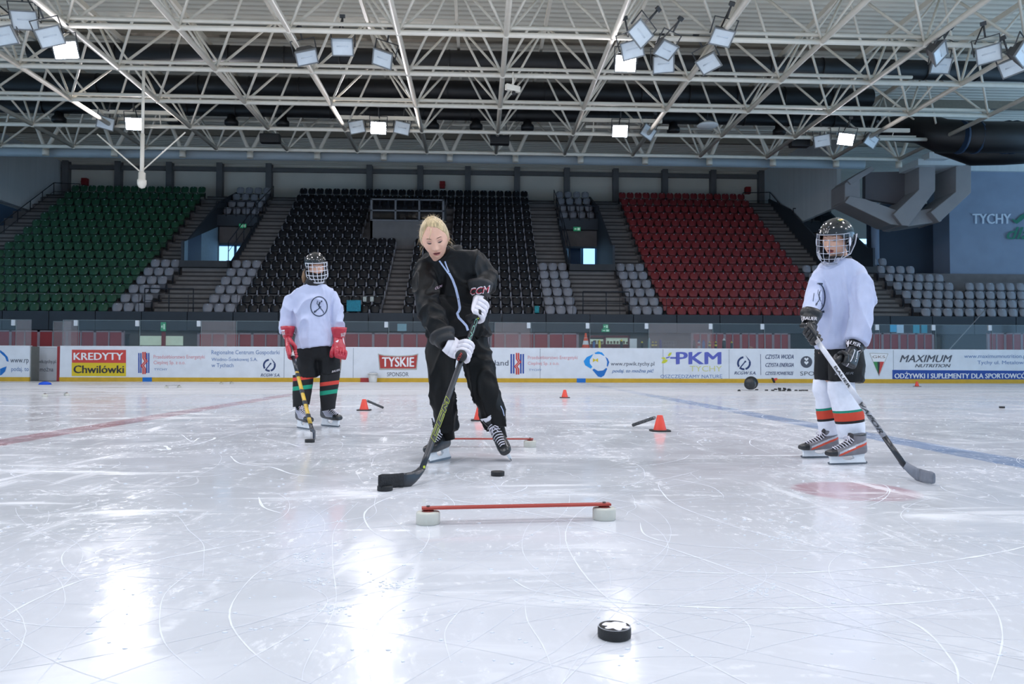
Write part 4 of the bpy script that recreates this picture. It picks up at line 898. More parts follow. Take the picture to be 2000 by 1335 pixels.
# ---- left player
T=Thing('person','young player in white jersey, red gloves and black striped socks standing at the left','person',gnd(618,838))
Ml=place(at(617,521,7.37),frame((.40,-.90,-.17),(-.07,-.14,1)),.98)
mb=MB(); head_mb(mb,Ml,60,50); mb.tube([Ml@V((0,-.03,-.07)),at(615,558,7.41)],[.055,.06],12); mb.rings(rows([(615,556,7.41,20,.06),(614,570,7.42,32,.09),(614,640,7.43,28,.09),(616,690,7.43,32,.1)]))
for P in([(592,577,7.42),(571,604,7.42),(562,648,7.37)],[(639,577,7.42),(654,608,7.42),(662,650,7.37)]): mb.tube([at(*p) for p in P],[.045,.035,.022],10)
for P in([(602,690,7.43),(594,745,7.40),(589,800,7.42)],[(640,690,7.43),(642,745,7.42),(641,796,7.5)]): mb.tube([at(*p) for p in P],[.07,.055,.04],10)
me=remesh(mb,.0055,2); bv=bvh_of(me); body=put(T,'body',me,m_skin); features(T,Ml,bv,body,False)
mb=MB(); mb.tube([Ml@V(p) for p in((.05,-.08,-.02),(.085,-.075,-.06),(.108,-.055,-.105),(.118,-.04,-.15))],[(.035,.03),(.034,.028),(.028,.022),(.012,.01)],12); T.part('hair',mb,mat('brown_hair',(128,100,72),.55,.25,20,stretch=(6,6,.8)),label='brown ponytail')
mb=MB(); R=[]
for px,py,Y,hw,d in((616,560,7.40,22,.095),(617,548,7.385,19,.088),(618,541,7.375,17,.08),(618,534,7.38,16,.075)): R.append(rows([(px,py,Y,hw,d)])[0])
mb.rings(R); T.part('neck_guard',mb,mat('neck_guard',(28,28,32),.7))
mb=MB(); mb.rings(rows([(597,684,7.43,20,.13),(597,700,7.43,21,.13)])) if False else None
mb.rings(rows([(616,662,7.43,37,.13),(617,678,7.43,40,.14),(618,694,7.43,40,.13),(619,702,7.43,30,.1)]))
mb.tube([at(600,684,7.42),at(600,705,7.41),at(600,722,7.40),at(600,737,7.40)],[.098,.103,.105,.102],18); mb.tube([at(639,684,7.43),at(642,700,7.42),at(644,720,7.42),at(645,731,7.42)],[.098,.102,.104,.101],18)
me=remesh(mb,.012,4); folds(me,.008,7,(1,1,.6),11); pa=put(T,'hockey_pants',me,m_pant); pbv=obj_bvh(T,pa)
mb=MB(); mb.rings(rows([(616,555,7.40,19,.085),(615,560,7.40,29,.10),(614,567,7.41,37,.118),(613,580,7.42,41,.135),(613,602,7.43,38.5,.145),(614,630,7.43,37.5,.15),(616,660,7.42,39,.155,.06),(617.5,677,7.42,40,.155,.10),(617.5,678.5,7.42,39,.15,.10)],24))
mb.tube([at(586,573,7.42),at(573,588,7.42),at(564,612,7.41),at(561,650,7.37)],[.07,.078,.074,.064],16); mb.tube([at(645,572,7.42),at(652,588,7.42),at(656,612,7.41),at(661,650,7.37)],[.066,.07,.064,.055],16)
me=remesh(mb,.0085,4); folds(me,.026,7,(1,1,.4),21,.2,lambda c:max(.35,min(1,(1.42-c.z)/.14,(c.z-.82)/.1))); je=put(T,'jersey',me,m_jer); jb=obj_bvh(T,je)
mb=MB(); skater_emblem(mb,jb,623,598,17.5,20,1.9,7.3); T.part('emblem',mb,m_emb,je,fix=False,label='dark ring with a skater on the chest')
mk=[mat('sock_black',(26,27,30),.85,.1,30),mat('sock_red',(206,66,54),.8),mat('sock_green',(24,150,120),.8)]
sock(T,'sock',[(592,730,7.40,19.5),(592,745,7.39,19.5),(590,768,7.39,18),(588.5,792,7.40,15.5)],[(735,1),(741.5,0),(752.5,2),(760.5,0)],mk)
sock(T,'sock',[(645,728,7.42,19),(643.5,746,7.43,18.5),(641.5,770,7.45,16.5),(641,800,7.5,13)],[(744.5,1),(752,0),(761.5,2),(769.5,0)],mk)
mb=MB(); decal_text(mb,pbv,'/BAUER',(648,727.5),(663.5,723.5),(648,723.8),0,.003,7.3); T.part('pants_lettering',mb,m_glw,pa,fix=False)
mb=MB(); c=at(590,795,7.41); mb.tube([c+V((0,0,.02)),c-V((0,0,.03))],[.062,.056],16); mb.box(c+V((.02,-.058,0)),(.06,.012,.022),1); T.part('ankle_strap',mb,[mk[0],mat('strap_red',(190,70,66),.6)])
skate(T,skM(gnd(592,837),(.60,-.8,0)),'light','right'); skate(T,skM(gnd(644,832.5),(.74,-.67,0)),'light','left')
helmet(T,Ml,.0033)
m_gold=mat('stick_gold',(196,160,40),.3,.2,8,coat=.4,stretch=(1,1,1)); P0=at(567,676,7.12); P1=gnd(613.5,855)
ST=stick('gold and black hockey stick held by the left player',P0,P1,gnd(619,861.5)-gnd(613,853),[(0,.12,m_tapew,1.06,'grip_tape'),(.12,.30,m_blk,1,'shaft'),(.30,.86,m_gold,1.02,'gold_shaft'),(.86,.93,m_blk,1,'lower_shaft')],mat('blade_dark',(58,66,78),.4),curve=.02,blen=.2,bh=.07,facing=(.7,-1,0))
mb=MB(); a_,b_,w_,n_,ax_,L_=ST.sect
for t in(.34,.52,.64,.78): c=a_.lerp(b_,t); mb.tube([c-ax_*.02,c+ax_*.02],[(.0165,.0115)]*2,4,sq=True,up=w_)
ST.part('black_mark',mb,m_blk)
ax=(P1-P0).normalized()
o1,c1=glove(T,at(562,658,7.34),P0.lerp(P1,.075)+V((0,0,0)),-ax,V((-.55,-.75,-.1)),-1,(m_glr,m_glr,m_gd,m_glr),V((-.02,.05,1)),cuffL=.10,sc=1.12,name='glove',label='red and white glove holding the stick',thc=m_glr)
o2,c2=glove(T,at(662,660,7.34),at(664,690,7.28),V((-.75,-.5,.2)),V((.45,-.6,-.35)),1,(m_glr,m_glr,m_gd,m_glr),V((-.02,.05,1)),cuffL=.10,sc=1.12,name='glove',label='red and white glove hanging free',thc=m_glr,open_=.85)
b1=obj_bvh(T,o1,c1); b2=obj_bvh(T,o2,c2); mb=MB(); decal_text(mb,b1,'*BAUER',(544.5,655),(557,653.5),(544.5,649.5),0,.003,7.3); decal_line(mb,b1,[(547,646),(556,645)],3,0,.003,4,7.3); decal_poly(mb,b1,[(547.5,663),(558,661.5),(560,672),(549,677)],0,.003,7.3); decal_line(mb,b1,[(566.5,665.5),(570.5,666),(571,669)],1.8,0,.003,3,7.3); T.part('glove_patch',mb,m_glw,o1,fix=False,label='white patch and lettering')
mb=MB(); decal_text(mb,b2,'*BAUER',(666,657.5),(675,656),(666,650.5),0,.003,7.3); decal_poly(mb,b2,[(669,661),(675,660),(678,671),(674,673)],0,.003,7.3); decal_line(mb,b2,[(656,667),(661,664),(658,668)],2.2,0,.003,3,7.3); T.part('glove_patch',mb,m_glw,o2,fix=False,label='white patch and lettering')
# ---- right player
T=Thing('person','young player in white jersey, black gloves and white socks standing at the right','person',gnd(1632,905))
Mr=place(at(1632,468,4.88),frame((-.74,-.64,-.20),(.03,-.12,1)),1.0)
mb=MB(); head_mb(mb,Mr,72,60); mb.tube([Mr@V((0,-.03,-.07)),at(1640,515,4.94)],[.055,.06],12); mb.rings(rows([(1640,515,4.93,26,.06),(1640,535,4.94,44,.09),(1638,620,4.95,42,.1),(1640,690,4.96,40,.1)]))
for P in([(1606,540,4.92),(1588,578,4.85),(1582,628,4.64)],[(1668,540,4.94),(1682,605,4.92),(1664,676,4.72)]): mb.tube([at(*p) for p in P],[.04,.03,.02],10)
for P in([(1618,690,5.02),(1608,760,5.06),(1618,850,5.06)],[(1652,690,4.92),(1650,770,4.86),(1664,856,4.80)]): mb.tube([at(*p) for p in P],[.065,.05,.04],10)
me=remesh(mb,.0045,2); bv=bvh_of(me); body=put(T,'body',me,m_skin); features(T,Mr,bv,body)
mb=MB(); mb.tube([Mr@V(p) for p in((0,-.10,-.02),(0,-.118,-.07),(0,-.112,-.13),(.01,-.10,-.17))],[(.05,.03),(.052,.03),(.045,.026),(.02,.012)],14); me=mb.mesh('h',[]); folds(me,.008,40,(1,1,.4),3); put(T,'hair',me,mat('dark_hair',(36,44,66),.5,.4,30),label='dark hair behind the helmet')
mb=MB(); mb.rings(rows([(1640,520,4.93,30,.085),(1638,510,4.92,26,.08),(1637,503,4.91,24,.075)])); T.part('neck_guard',mb,mat('neck_guard',(28,28,32),.7))
mb=MB(); mb.rings(rows([(1640,655,4.95,42,.13),(1640,675,4.95,44,.14),(1642,692,4.95,40,.12)])); mb.tube([at(1617,680,5.03),at(1614,705,5.04),at(1612,730,5.05),at(1611,743,5.05)],[.078,.078,.076,.07],16); mb.tube([at(1653,680,4.90),at(1653,705,4.88),at(1653,730,4.86),at(1652,746,4.86)],[.105,.112,.112,.107],18)
me=remesh(mb,.0095,4); folds(me,.008,7.5,(1,1,.6),31); pa=put(T,'hockey_pants',me,m_pant); pbv=obj_bvh(T,pa)
mb=MB(); mb.rings(rows([(1639,506,4.92,22,.085),(1640,513,4.92,34,.10),(1641,523,4.93,46,.115),(1641,540,4.94,54,.135),(1639,570,4.95,55,.15),(1636,610,4.95,52,.155),(1633,640,4.95,47,.155),(1630,662,4.94,40,.15),(1628,676,4.93,33,.14),(1627,681,4.93,28,.13)],24))
mb.tube([at(1606,536,4.92),at(1595,555,4.90),at(1588,575,4.86),at(1582,598,4.77),at(1582,612,4.70)],[.06,.058,.055,.05,.046],16)
mb.tube([at(1666,530,4.91),at(1676,552,4.85),at(1681,590,4.80),at(1682,625,4.77),at(1678,652,4.75),at(1672,668,4.74)],[.078,.085,.085,.080,.076,.070],18)
me=remesh(mb,.0082,4); folds(me,.026,7,(1,1,.45),41,.2,lambda c:max(.35,min(1,(1.27-c.z)/.12,(c.z-.74)/.1))); je=put(T,'jersey',me,m_jer); jb=obj_bvh(T,je)
mb=MB(); skater_emblem(mb,jb,1600,580,12,27,2.2,4.7,False,.0); decal_line(mb,jb,[(1596,553.5),(1607,554)],3.2,0,.003,4,4.7); decal_line(mb,jb,[(1590,607),(1600,610),(1610,608)],4,0,.003,4,4.7); decal_line(mb,jb,[(1590,572),(1588,588)],1.2,0,.003,4,4.7); T.part('emblem',mb,m_emb,je,fix=False,label='dark ring emblem with a skater on the chest')
mk=[mat('sock_white',(222,226,238),.85,.05,30),mat('sock_jade',(22,132,110),.8),mat('sock_orange',(196,66,44),.8),mat('sock_black',(26,27,30),.85)]
sock(T,'sock',[(1606,738,5.06,17.5),(1606,760,5.06,19),(1611,775,5.06,18),(1614,800,5.07,19.5),(1618,825,5.07,20),(1620,848,5.07,19)],[(794.5,1),(799,2),(815,3),(819.5,0)],mk)
sock(T,'sock',[(1642,742,4.86,25),(1643,762,4.86,26),(1649,780,4.85,26),(1656,800,4.84,28.5),(1660,825,4.83,27.5),(1664,853,4.82,25)],[(798.5,1),(803,2),(819,3),(824,0)],mk)
mb=MB(); decal_text(mb,pbv,'/BAUER',(1630,732),(1667,730.5),(1630,727.5),0,.003,4.7); T.part('pants_lettering',mb,mat('logo_grey',(120,124,132),.5),pa,fix=False)
ks=Matrix.Diagonal((.93,.9,.8,1)); skate(T,skM(gnd(1604,893.5),(-.985,-.12,0))@ks,'grey','right'); sk=skate(T,skM(gnd(1658,906.5),(-.98,-.17,0))@ks,'grey','left')
mb=MB(); sbv=obj_bvh(T,sk); decal_poly(mb,sbv,[(1657,876),(1671,870.5),(1672,873.5),(1658,879)],0,.003,4.7); T.part('skate_badge',mb,m_glw,sk,fix=False)
hm=helmet(T,Mr,.0024,mat('cage_grey',(176,180,192),.25,.05,10,metal=.5),True); hb=obj_bvh(T,hm)
mb=MB(); decal_poly(mb,hb,[(1633,428),(1636,423),(1642,421.5),(1648,424),(1650,429),(1645,432),(1638,432)],0,.005,4.8); decal_poly(mb,hb,[(1639,424),(1646,424),(1648.5,428.5),(1641,430.5)],1,.006,4.8); decal_poly(mb,hb,[(1637,424),(1640,422.5),(1641,425),(1638,427)],2,.007,4.8); T.part('helmet_sticker',mb,[mat('sticker_green',(70,92,60),.4),mat('sticker_gold',(226,176,40),.4),m_glw],hm,fix=False,label='green and gold sticker')
P0=at(1581,644,4.62); P1=gnd(1786,936)
m_sil=mat('stick_silver',(206,208,216),.3,.06,10,coat=.3); m_sg_=mat('blade_grey',(112,118,130),.45,.15,30)
ST=stick('white and black hockey stick held by the right player',P0,P1,gnd(1823,949)-gnd(1786,936),[(0,.10,m_tapew,1.05,'grip_tape'),(.10,.52,m_sil,1,'shaft'),(.52,.74,mat('stick_half',(150,152,160),.3,.5,30,stretch=(1,1,1)),1.01,'mid_shaft'),(.74,.93,m_blk,1,'lower_shaft')],m_sg_,curve=.005,blen=(gnd(1823,949)-gnd(1786,936)).length-.03,bh=.068,facing=(-.6,-1,.1))
stick_text(ST,'*BAUER',.27,.42,m_blk,.017); stick_text(ST,'/VAPOR',.52,.72,m_blk,.022)
ax=(P1-P0).normalized(); m_gk=mat('glove_jet',(24,25,28),.42,.1,40,coat=.15)
o1,c1=glove(T,at(1581,629,4.63),P0.lerp(P1,.04),-ax,V((-.75,-.6,-.2)),-1,(m_gk,m_gk,m_gk,m_gk),at(1588,600,4.69)-at(1581,634,4.62),cuffL=.075,sc=1.0,name='glove',label='black glove holding the top of the stick')
o2,c2=glove(T,at(1667,680,4.73),at(1652,702,4.68),V((-.8,-.45,.3)),V((.35,-.85,-.35)),1,(m_gk,m_gk,m_gk,m_gk),at(1678,652,4.82)-at(1664,682,4.72),cuffL=.10,sc=1.08,name='glove',label='black glove with white lines hanging free',open_=.8)
b1=obj_bvh(T,o1,c1); b2=obj_bvh(T,o2,c2); mb=MB(); decal_text(mb,b1,'*BAUER',(1568,624),(1596,625.5),(1568.5,617.5),0,.003,4.6); decal_line(mb,b1,[(1566,616),(1566,628),(1568,632),(1566,650)],1.2,0,.003,4,4.6); decal_line(mb,b1,[(1576,631),(1572.5,632),(1571,652)],1.3,0,.003,4,4.6); T.part('glove_lettering',mb,m_glw,o1,fix=False,label='white lettering and lines')
mb=MB(); decal_text(mb,b2,'*BAUER',(1645,668),(1680,677.5),(1648,661),0,.003,4.7); decal_line(mb,b2,[(1668,682),(1670,684),(1665,698),(1661,706)],1.6,0,.003,4,4.7); decal_line(mb,b2,[(1681,684),(1675,686),(1673,700),(1671,706)],1.6,0,.003,4,4.7); decal_line(mb,b2,[(1658,709),(1655,714),(1648,717)],1.4,0,.003,4,4.7); T.part('glove_lettering',mb,m_glw,o2,fix=False,label='white lettering and lines')
# ================================================================ boards round the ice
m_board=mat('board_white',(226,232,240),.35,.05,3,coat=.2); m_kick=mat('kick_yellow',(206,166,42),.5,.08,6); m_rim=mat('board_rim',(235,240,246),.4)
m_seam=mat('seam_grey',(150,158,170),.6); YF=YB-.006
INK={}
def ink(name,rgb): 
    INK[name]=mat('ink_'+name,rgb,.5,.02); return INK[name]
for n_,c_ in dict(red=(206,70,62),darkred=(176,56,52),yellow=(222,196,34),black=(48,48,52),blue=(36,72,160),navy=(38,60,110),sky=(18,150,232),mid=(16,112,196),pinkred=(222,150,156),pkm=(92,102,190),lime=(206,210,60),palelime=(214,216,150),white=(240,242,246),grey=(80,84,96),text=(60,70,92),green=(60,140,80),brown=(110,80,60),band=(34,74,160),softblue=(92,128,180),palegrey=(172,172,166)).items(): ink(n_,c_)
XG0,XG1=at(58,700,YB).x,at(117,700,YB).x
def board(x0,x1,label):
    T=Thing('dasher_board',label,'rink board',(x0,YB,0),'rink boards')
    mb=MB(); mb.b2((x0,YB,.138),(x1,YB+.1,HB-.03)); T.part('panel',mb,m_board)
    mb=MB(); mb.b2((x0,YB-.015,0),(x1,YB+.1,.138)); T.part('kickplate',mb,m_kick,label='yellow kickplate')
    mb=MB(); mb.b2((x0,YB-.01,HB-.03),(x1,YB+.14,HB)); T.part('top_rail',mb,m_rim,bev=.006)
    return T
BL=board(-32,XG0,'white rink board left of the open gate'); BR=board(XG1,32,'long white rink board with adverts, right of the open gate')
mb=MB()
for px in(555,690,1055,1295,1424,1745): 
    X=at(px,710,YB).x; mb.b2((X-.008,YB-.004,.138),(X+.008,YB+.02,HB-.03))
BR.part('seam',mb,m_seam)
for px,c,nm in((288,'mid','blue'),(713,'darkred','red'),(1135,'mid','blue')):
    X=at(px,741,YB).x; mb=MB(); mb.b2((X-.15,YB-.022,.0),(X+.15,YB,.14)); BR.part('line_marker',mb,INK[c],label=nm+' line mark on the kickplate')
# gate: opening with an inner dark jamb, door swung inwards
T=Thing('rink_gate','white rink gate standing open near the left edge','gate',(at(73,740,YB+.9).x,YB+.9,0))
a,b=at(74,735,YB+.9),at(113,678,YB+.9); mb=MB(); mb.b2((a.x,YB+.9,0),(b.x,YB+1.,HB-.03)); T.part('panel',mb,m_board)
mb=MB(); mb.b2((a.x-.02,YB+.88,HB-.06),(b.x+.02,YB+1.02,HB)); T.part('top_rail',mb,m_rim)
mb=MB(); text_px(mb,'wik.tychy.pl',75,702,109,711,YB+.894); text_px(mb,'można',78,716,104,725,YB+.894); T.part('lettering',mb,INK['text'],fix=False)
for px,nm in((60,'left'),(116,'right')):
    X=at(px,700,YB+.1).x; mb=MB(); mb.b2((X-.05,YB+.05,0),(X+.05,YB+.5,HB-.02)); solo('gate_jamb',mb,m_red if nm=='right' else mat('jamb_grey',(120,126,124),.5),nm+' jamb of the open rink gate','jamb')
def ad(name,label,colors,fn,board=BR):
    mb=MB(); fn(mb); board.part(name,mb,[INK[c] for c in colors],label=label,fix=False)
def stripes_logo(x0,x1,y0,y1):
    def f(mb):
        w=(x1-x0)/5.6
        for i in (0,1,3.9,4.9): poly_px(mb,[(x0+i*w*.96,y0+2),(x0+i*w*.96+w*.6,y0+2),(x0+i*w*.96+w*.6,y1-2),(x0+i*w*.96,y1-2)],YF,0)
        cx=(x0+x1)/2; h=y1-y0
        for o in(-3.6,0.4):
            P=[(cx+o,y0),(cx+o,y0+.28*h),(cx+o+4,y0+.42*h),(cx+o-3.5,y0+.62*h),(cx+o,y0+.74*h),(cx+o,y1)]
            mb.add([at(p[0]+d,p[1],YF-.002) for p in P for d in(0,3.0)],[(2*i,2*i+1,2*i+3,2*i+2) for i in range(5)],1)
    return f
def drop(cx,cyy,r,c=0):
    def f(mb):
        arc_px(mb,cx,cyy+2,r*.72,r,95,215,YF,c); arc_px(mb,cx,cyy+2,r*.72,r,225,275,YF,c); arc_px(mb,cx,cyy+2,r*.72,r,285,380,YF,c)
        poly_px(mb,[(cx+r*.94,cyy+2-r*.35),(cx+r*.2,cyy-r*1.05),(cx+r*.26,cyy-r*.95),(cx+r*.72,cyy+2-r*.3)],YF,c)
        line_px(mb,cx-r*.5,cyy+r*.75,cx+r*.15,cyy-r*.05,2.2,YF,c); arc_px(mb,cx+r*.2,cyy-r*.1,0,r*.14,0,360,YF,c,10)
    return f
def tyskie(x0):
    def f(mb):
        P=lambda o,y:(x0+o,y)
        poly_px(mb,[P(0,690),P(12,693),P(39.5,694.5),P(67,693),P(79,690),P(76,722),P(3,722)],YF,0)
        poly_px(mb,[P(2,692.5),P(12,695),P(39.5,696.5),P(67,695),P(77,692.5),P(74.4,719),P(4.6,719)],YF-.002,1)
        text_px(mb,'*TYSKIE',x0+8,697,x0+71,716,YF-.004,2); text_px(mb,'SPONSOR',x0+18,726.5,x0+60,734.5,YF,3)
    return f
def rpwik(dx):
    def f(mb):
        X=lambda *p:[(x+dx,y) for x,y in p]
        poly_px(mb,X((1159,691),(1146,697),(1140,705),(1143,713),(1154,719.5),(1157,716),(1152,709),(1152,702),(1156,696)),YF,0)
        poly_px(mb,X((1161,689),(1168,686),(1176,688),(1181,694.5),(1179,694.5),(1172,691),(1163,691)),YF,0)
        poly_px(mb,X((1182,696),(1187,700),(1190,707),(1187,716),(1185,714.5),(1186,706),(1184,700)),YF,1)
        poly_px(mb,X((1157,722),(1160,719.5),(1168,724),(1178,723),(1184,718),(1186,720),(1180,733),(1174,736.5),(1168,735)),YF,1)
        poly_px(mb,X((1158,699),(1163,702.5),(1168,699),(1168,707),(1163,703.5),(1158,707)),YF,2)
        text_px(mb,'www.rpwik.tychy.pl',1193+dx,706,1278+dx,716,YF,3); text_px(mb,'/podaj. to można pić',1195+dx,720,1277+dx,729,YF,4)
    return f
ad('advert','blue water company logo cut by the gate opening',['sky','mid','yellow','text','softblue'],lambda mb:(poly_px(mb,[(0,683),(8,689),(15,697),(17,706),(13,705),(10,697),(0,688)],YF,1),poly_px(mb,[(13,715),(10,725),(4,731),(0,733),(0,720),(7,717)],YF,1),text_px(mb,'www.rp',20,701,56,711,YF,3),text_px(mb,'podaj. to',22,716,56,727,YF,4)),BL)
ad('advert','red and yellow loan advert',['red','yellow','white','black'],lambda mb:(poly_px(mb,[(140.5,682.5),(246,683),(246,708.5),(140.5,708)],YF,0),poly_px(mb,[(140,708),(246,708.5),(246,734.5),(140,734)],YF,1),text_px(mb,'*KREDYTY',143.5,688.5,241,702.5,YF-.002,2),text_px(mb,'*Chwilówki',143.5,713,242.5,728.5,YF-.002,3)))
ad('advert','red and blue striped logo, left one',['blue','red'],stripes_logo(270,293,687,730))
ad('advert_text','faded red energy company name, left one',['pinkred','softblue'],lambda mb:(text_px(mb,'Przedsiębiorstwo Energetyki',300,693,400,702,YF,0),text_px(mb,'Cieplnej Sp. z o.o.',300,704,362,713,YF,0),text_px(mb,'TYCHY',301,719,327,723,YF,1)))
ad('advert_text','blue three line company name',['softblue'],lambda mb:(text_px(mb,'Regionalne Centrum Gospodarki',413,683.5,546,694,YF),text_px(mb,'Wodno-Ściekowej S.A.',413,696,503,706.5,YF),text_px(mb,'w Tychach',413,709,456,719,YF)))
ad('advert','navy drop logo, left one',['navy'],lambda mb:(drop(526,711,12.5)(mb),text_px(mb,'/RCGW S.A.',509,729,547,735,YF)))
ad('advert','red trapezoid beer advert behind the left player',['palegrey','darkred','white','grey'],tyskie(590)); ad('advert','red trapezoid beer advert beside the woman',['palegrey','darkred','white','grey'],tyskie(738))
ad('advert_text','dark web address ending beside the striped logo',['text'],lambda mb:text_px(mb,'poland',948,703,993,717,YF))
ad('advert','red and blue striped logo, right one',['blue','red'],stripes_logo(997,1025,689,731))
ad('advert_text','faded red energy company name, right one',['pinkred','softblue'],lambda mb:(text_px(mb,'Przedsiębiorstwo Energetyki',1031,694.5,1128,703,YF,0),text_px(mb,'Cieplnej Sp. z o.o.',1031,706,1092,714,YF,0),text_px(mb,'TYCHY',1033,720,1058,724,YF,1)))
ad('advert','blue ring logo with web address',['sky','mid','yellow','text','softblue'],rpwik(0))
ad('advert','violet bus company advert with lime leaves',['pkm','lime','palelime','softblue'],lambda mb:(text_px(mb,'*PKM',1320,687,1409,711,YF,0),line_px(mb,1309,698.5,1322,698.5,3.4,YF,0),line_px(mb,1301,699,1308,696.5,2.2,YF,0),poly_px(mb,[(1304,694),(1307,689),(1312,687.5),(1311,692),(1307,695.5)],YF,1),poly_px(mb,[(1291,699),(1296,697),(1301,699),(1297,701.5)],YF,1),poly_px(mb,[(1292,709),(1294,704),(1299,701),(1304,702),(1303,706),(1298,709)],YF,1),text_px(mb,'TYCHY',1347,714,1410,725,YF,2),text_px(mb,'OSZCZĘDZAMY NATURĘ',1290,731,1411,740,YF,3)))
ad('advert','navy drop logo, right one',['navy'],lambda mb:(drop(1453,707,13.5)(mb),text_px(mb,'/RCGW S.A.',1434,725,1477,731,YF)))
ad('advert_text','navy three line slogan',['navy'],lambda mb:(text_px(mb,'/CZYSTA WODA',1495,692,1550,700.5,YF),text_px(mb,'/CZYSTA ENERGIA',1495,708.5,1550,716,YF),text_px(mb,'/CZYSTE POWIETRZE',1495,725.5,1550,732,YF),line_px(mb,1485.5,691,1486,732,.8,YF)))
def badge(mb):
    arc_px(mb,1575,706.5,0,11.5,0,360,YF,0,24)
    for d in(-4,3): poly_px(mb,[(1571,703+d),(1573,702+d),(1575,704+d),(1577,702+d),(1579,703+d),(1579,705+d),(1575,709+d),(1571,705+d)],YF-.002,1)
    text_px(mb,'SPONSOR TYCHY',1563,725,1691,733,YF,0)
ad('advert','grey round badge with two white hearts',['grey','white'],badge)
ad('advert','club pennant striped green black and red',['white','green','black','red','palegrey','brown'],lambda mb:(poly_px(mb,[(1698,689),(1735,690),(1717,735)],YF,4),poly_px(mb,[(1699.5,690),(1733.5,691),(1717,733)],YF-.001,0),poly_px(mb,[(1705.5,706),(1713.5,706),(1715,728),(1714,726)],YF-.002,1),poly_px(mb,[(1713.5,706),(1718.5,706),(1717,733),(1715,728)],YF-.002,2),poly_px(mb,[(1718.5,706),(1727,706),(1717,732)],YF-.002,3),text_px(mb,'GKS',1704,694,1729,699,YF-.003,5)))
ad('advert','supplement advert in dark italics over a blue band',['grey','band','white','softblue'],lambda mb:(text_px(mb,'/MAXIMUM',1757,693,1860,707,YF,0),text_px(mb,'/NUTRITION',1787,710.5,1857,717,YF,0),poly_px(mb,[(1743,722),(2060,724),(2060,742),(1743,740)],YF,1),text_px(mb,'*ODŻYWKI I SUPLEMENTY DLA SPORTOWCÓW',1747,725.5,2018,738.5,YF-.002,2),text_px(mb,'www.maximumnutrition.pl',1883,691.5,2006,701,YF,3),text_px(mb,'Tychy ul. Metalowa',1909,704,2004,713,YF,3)))
# ---------------------------------------------------------------- protective glass
g_clear=glass('rink_glass',(.92,.95,.95),.016,(.35,.37,.40),.035); g_haze=glass('scratched_glass',(.85,.86,.86),.13,(.60,.54,.55),.04)
GT=at(1000,629,YB+.06).z
CL=[-85,30,152,272,392,437,552,667,714,758,880,1036,1151,1266,1391,1492,1604,1716,1826,1936,2046]
m_clip=mat('clip_white',(206,214,222),.4)
haze={(30,62):1,(73,111):1,(122,152):1,(392,460):1,(965,1036):1,(1266,1391):1}
spans=[(-85,30,0),(30,62,1),(73,111,1),(122,152,1),(152,272,0),(272,392,0),(392,461,1),(461,552,0),(552,667,0),(667,758,0),(758,880,0),(880,965,0),(965,1036,1),(1036,1151,0),(1151,1266,0),(1266,1391,1),(1391,1492,0),(1492,1604,0),(1604,1716,0),(1716,1826,0),(1826,1936,0),(1936,2046,0)]
names={30:'left of the open gate',73:'standing over the open gate',122:'right of the open gate'}
NC=0
for n,(a,b,hz) in enumerate(spans):
    xa,xb=at(a,650,YB+.06).x+.012,at(b,650,YB+.06).x-.012; yo=.9 if a==73 else 0
    T=Thing('glass_pane',('hazy' if hz else 'clear')+' rink glass pane on the boards, '+ORD[n+1]+' from the left edge' if a not in names else 'hazy narrow glass pane '+names[a],'glass pane',(xa,YB+.05,HB),'protective glass panes')
    mb=MB(); mb.b2((xa,YB+.05+yo,HB),(xb,YB+.062+yo,GT)); T.part('pane',mb,g_haze if hz else g_clear)
    mb=MB(); mb.b2((xa,YB+.046+yo,GT-.012),(xb,YB+.066+yo,GT)); mb.b2((xa,YB+.047+yo,HB),(xa+.014,YB+.065+yo,GT)); T.part('edge',mb,mat('glass_edge',(120,136,140),.3))
    if b in CL and b not in(461,965):
        mb=MB(); mb.b2((xb-.11,YB+.02,GT-.2),(xb+.01,YB+.09,GT-.01)); T.part('clip',mb,m_clip,bev=.008,label='white clip')
# ---------------------------------------------------------------- behind the glass: red bench partitions
m_post=mat('partition_post',(150,132,140),.5)
def partition(x0,x1,label,n,Y=28.6,top=None):
    xa,xb=at(x0,660,Y).x,at(x1,660,Y).x; zt=at((x0+x1)/2,top or 650,Y).z
    T=Thing('bench_partition',label,'partition',(xa,Y,0),'red bench partitions')
    for i in range(n):
        a=xa+(xb-xa)*i/n; b=xa+(xb-xa)*(i+1)/n; mb=MB(); mb.b2((a+.03,Y,.1),(b-.03,Y+.04,zt-.05)); T.part('panel',mb,m_red,bev=.006)
    mb=MB()
    for i in range(n+1):
        a=xa+(xb-xa)*i/n; wd=.045 if i%2==0 else .02; mb.b2((a-wd,Y-.02,0),(a+wd,Y+.06,zt))
    mb.b2((xa-.04,Y-.02,zt-.05),(xb+.04,Y+.06,zt)); T.part('frame',mb,m_post)
partition(-90,240,'red panelled bench partition behind the loan advert',12,top=645)
partition(388,545,'red partition behind the hazy glass left of the left player',6); partition(672,955,'red partition behind the glass between the left player and the woman',10)
partition(958,1128,'red partition behind the glass right of the woman',6); partition(1352,1541,'red partition behind the glass right of the bottles',12)
partition(1690,1822,'red partition behind the glass right of the right player',8); partition(1930,2060,'red partition at the right edge behind the glass',8)
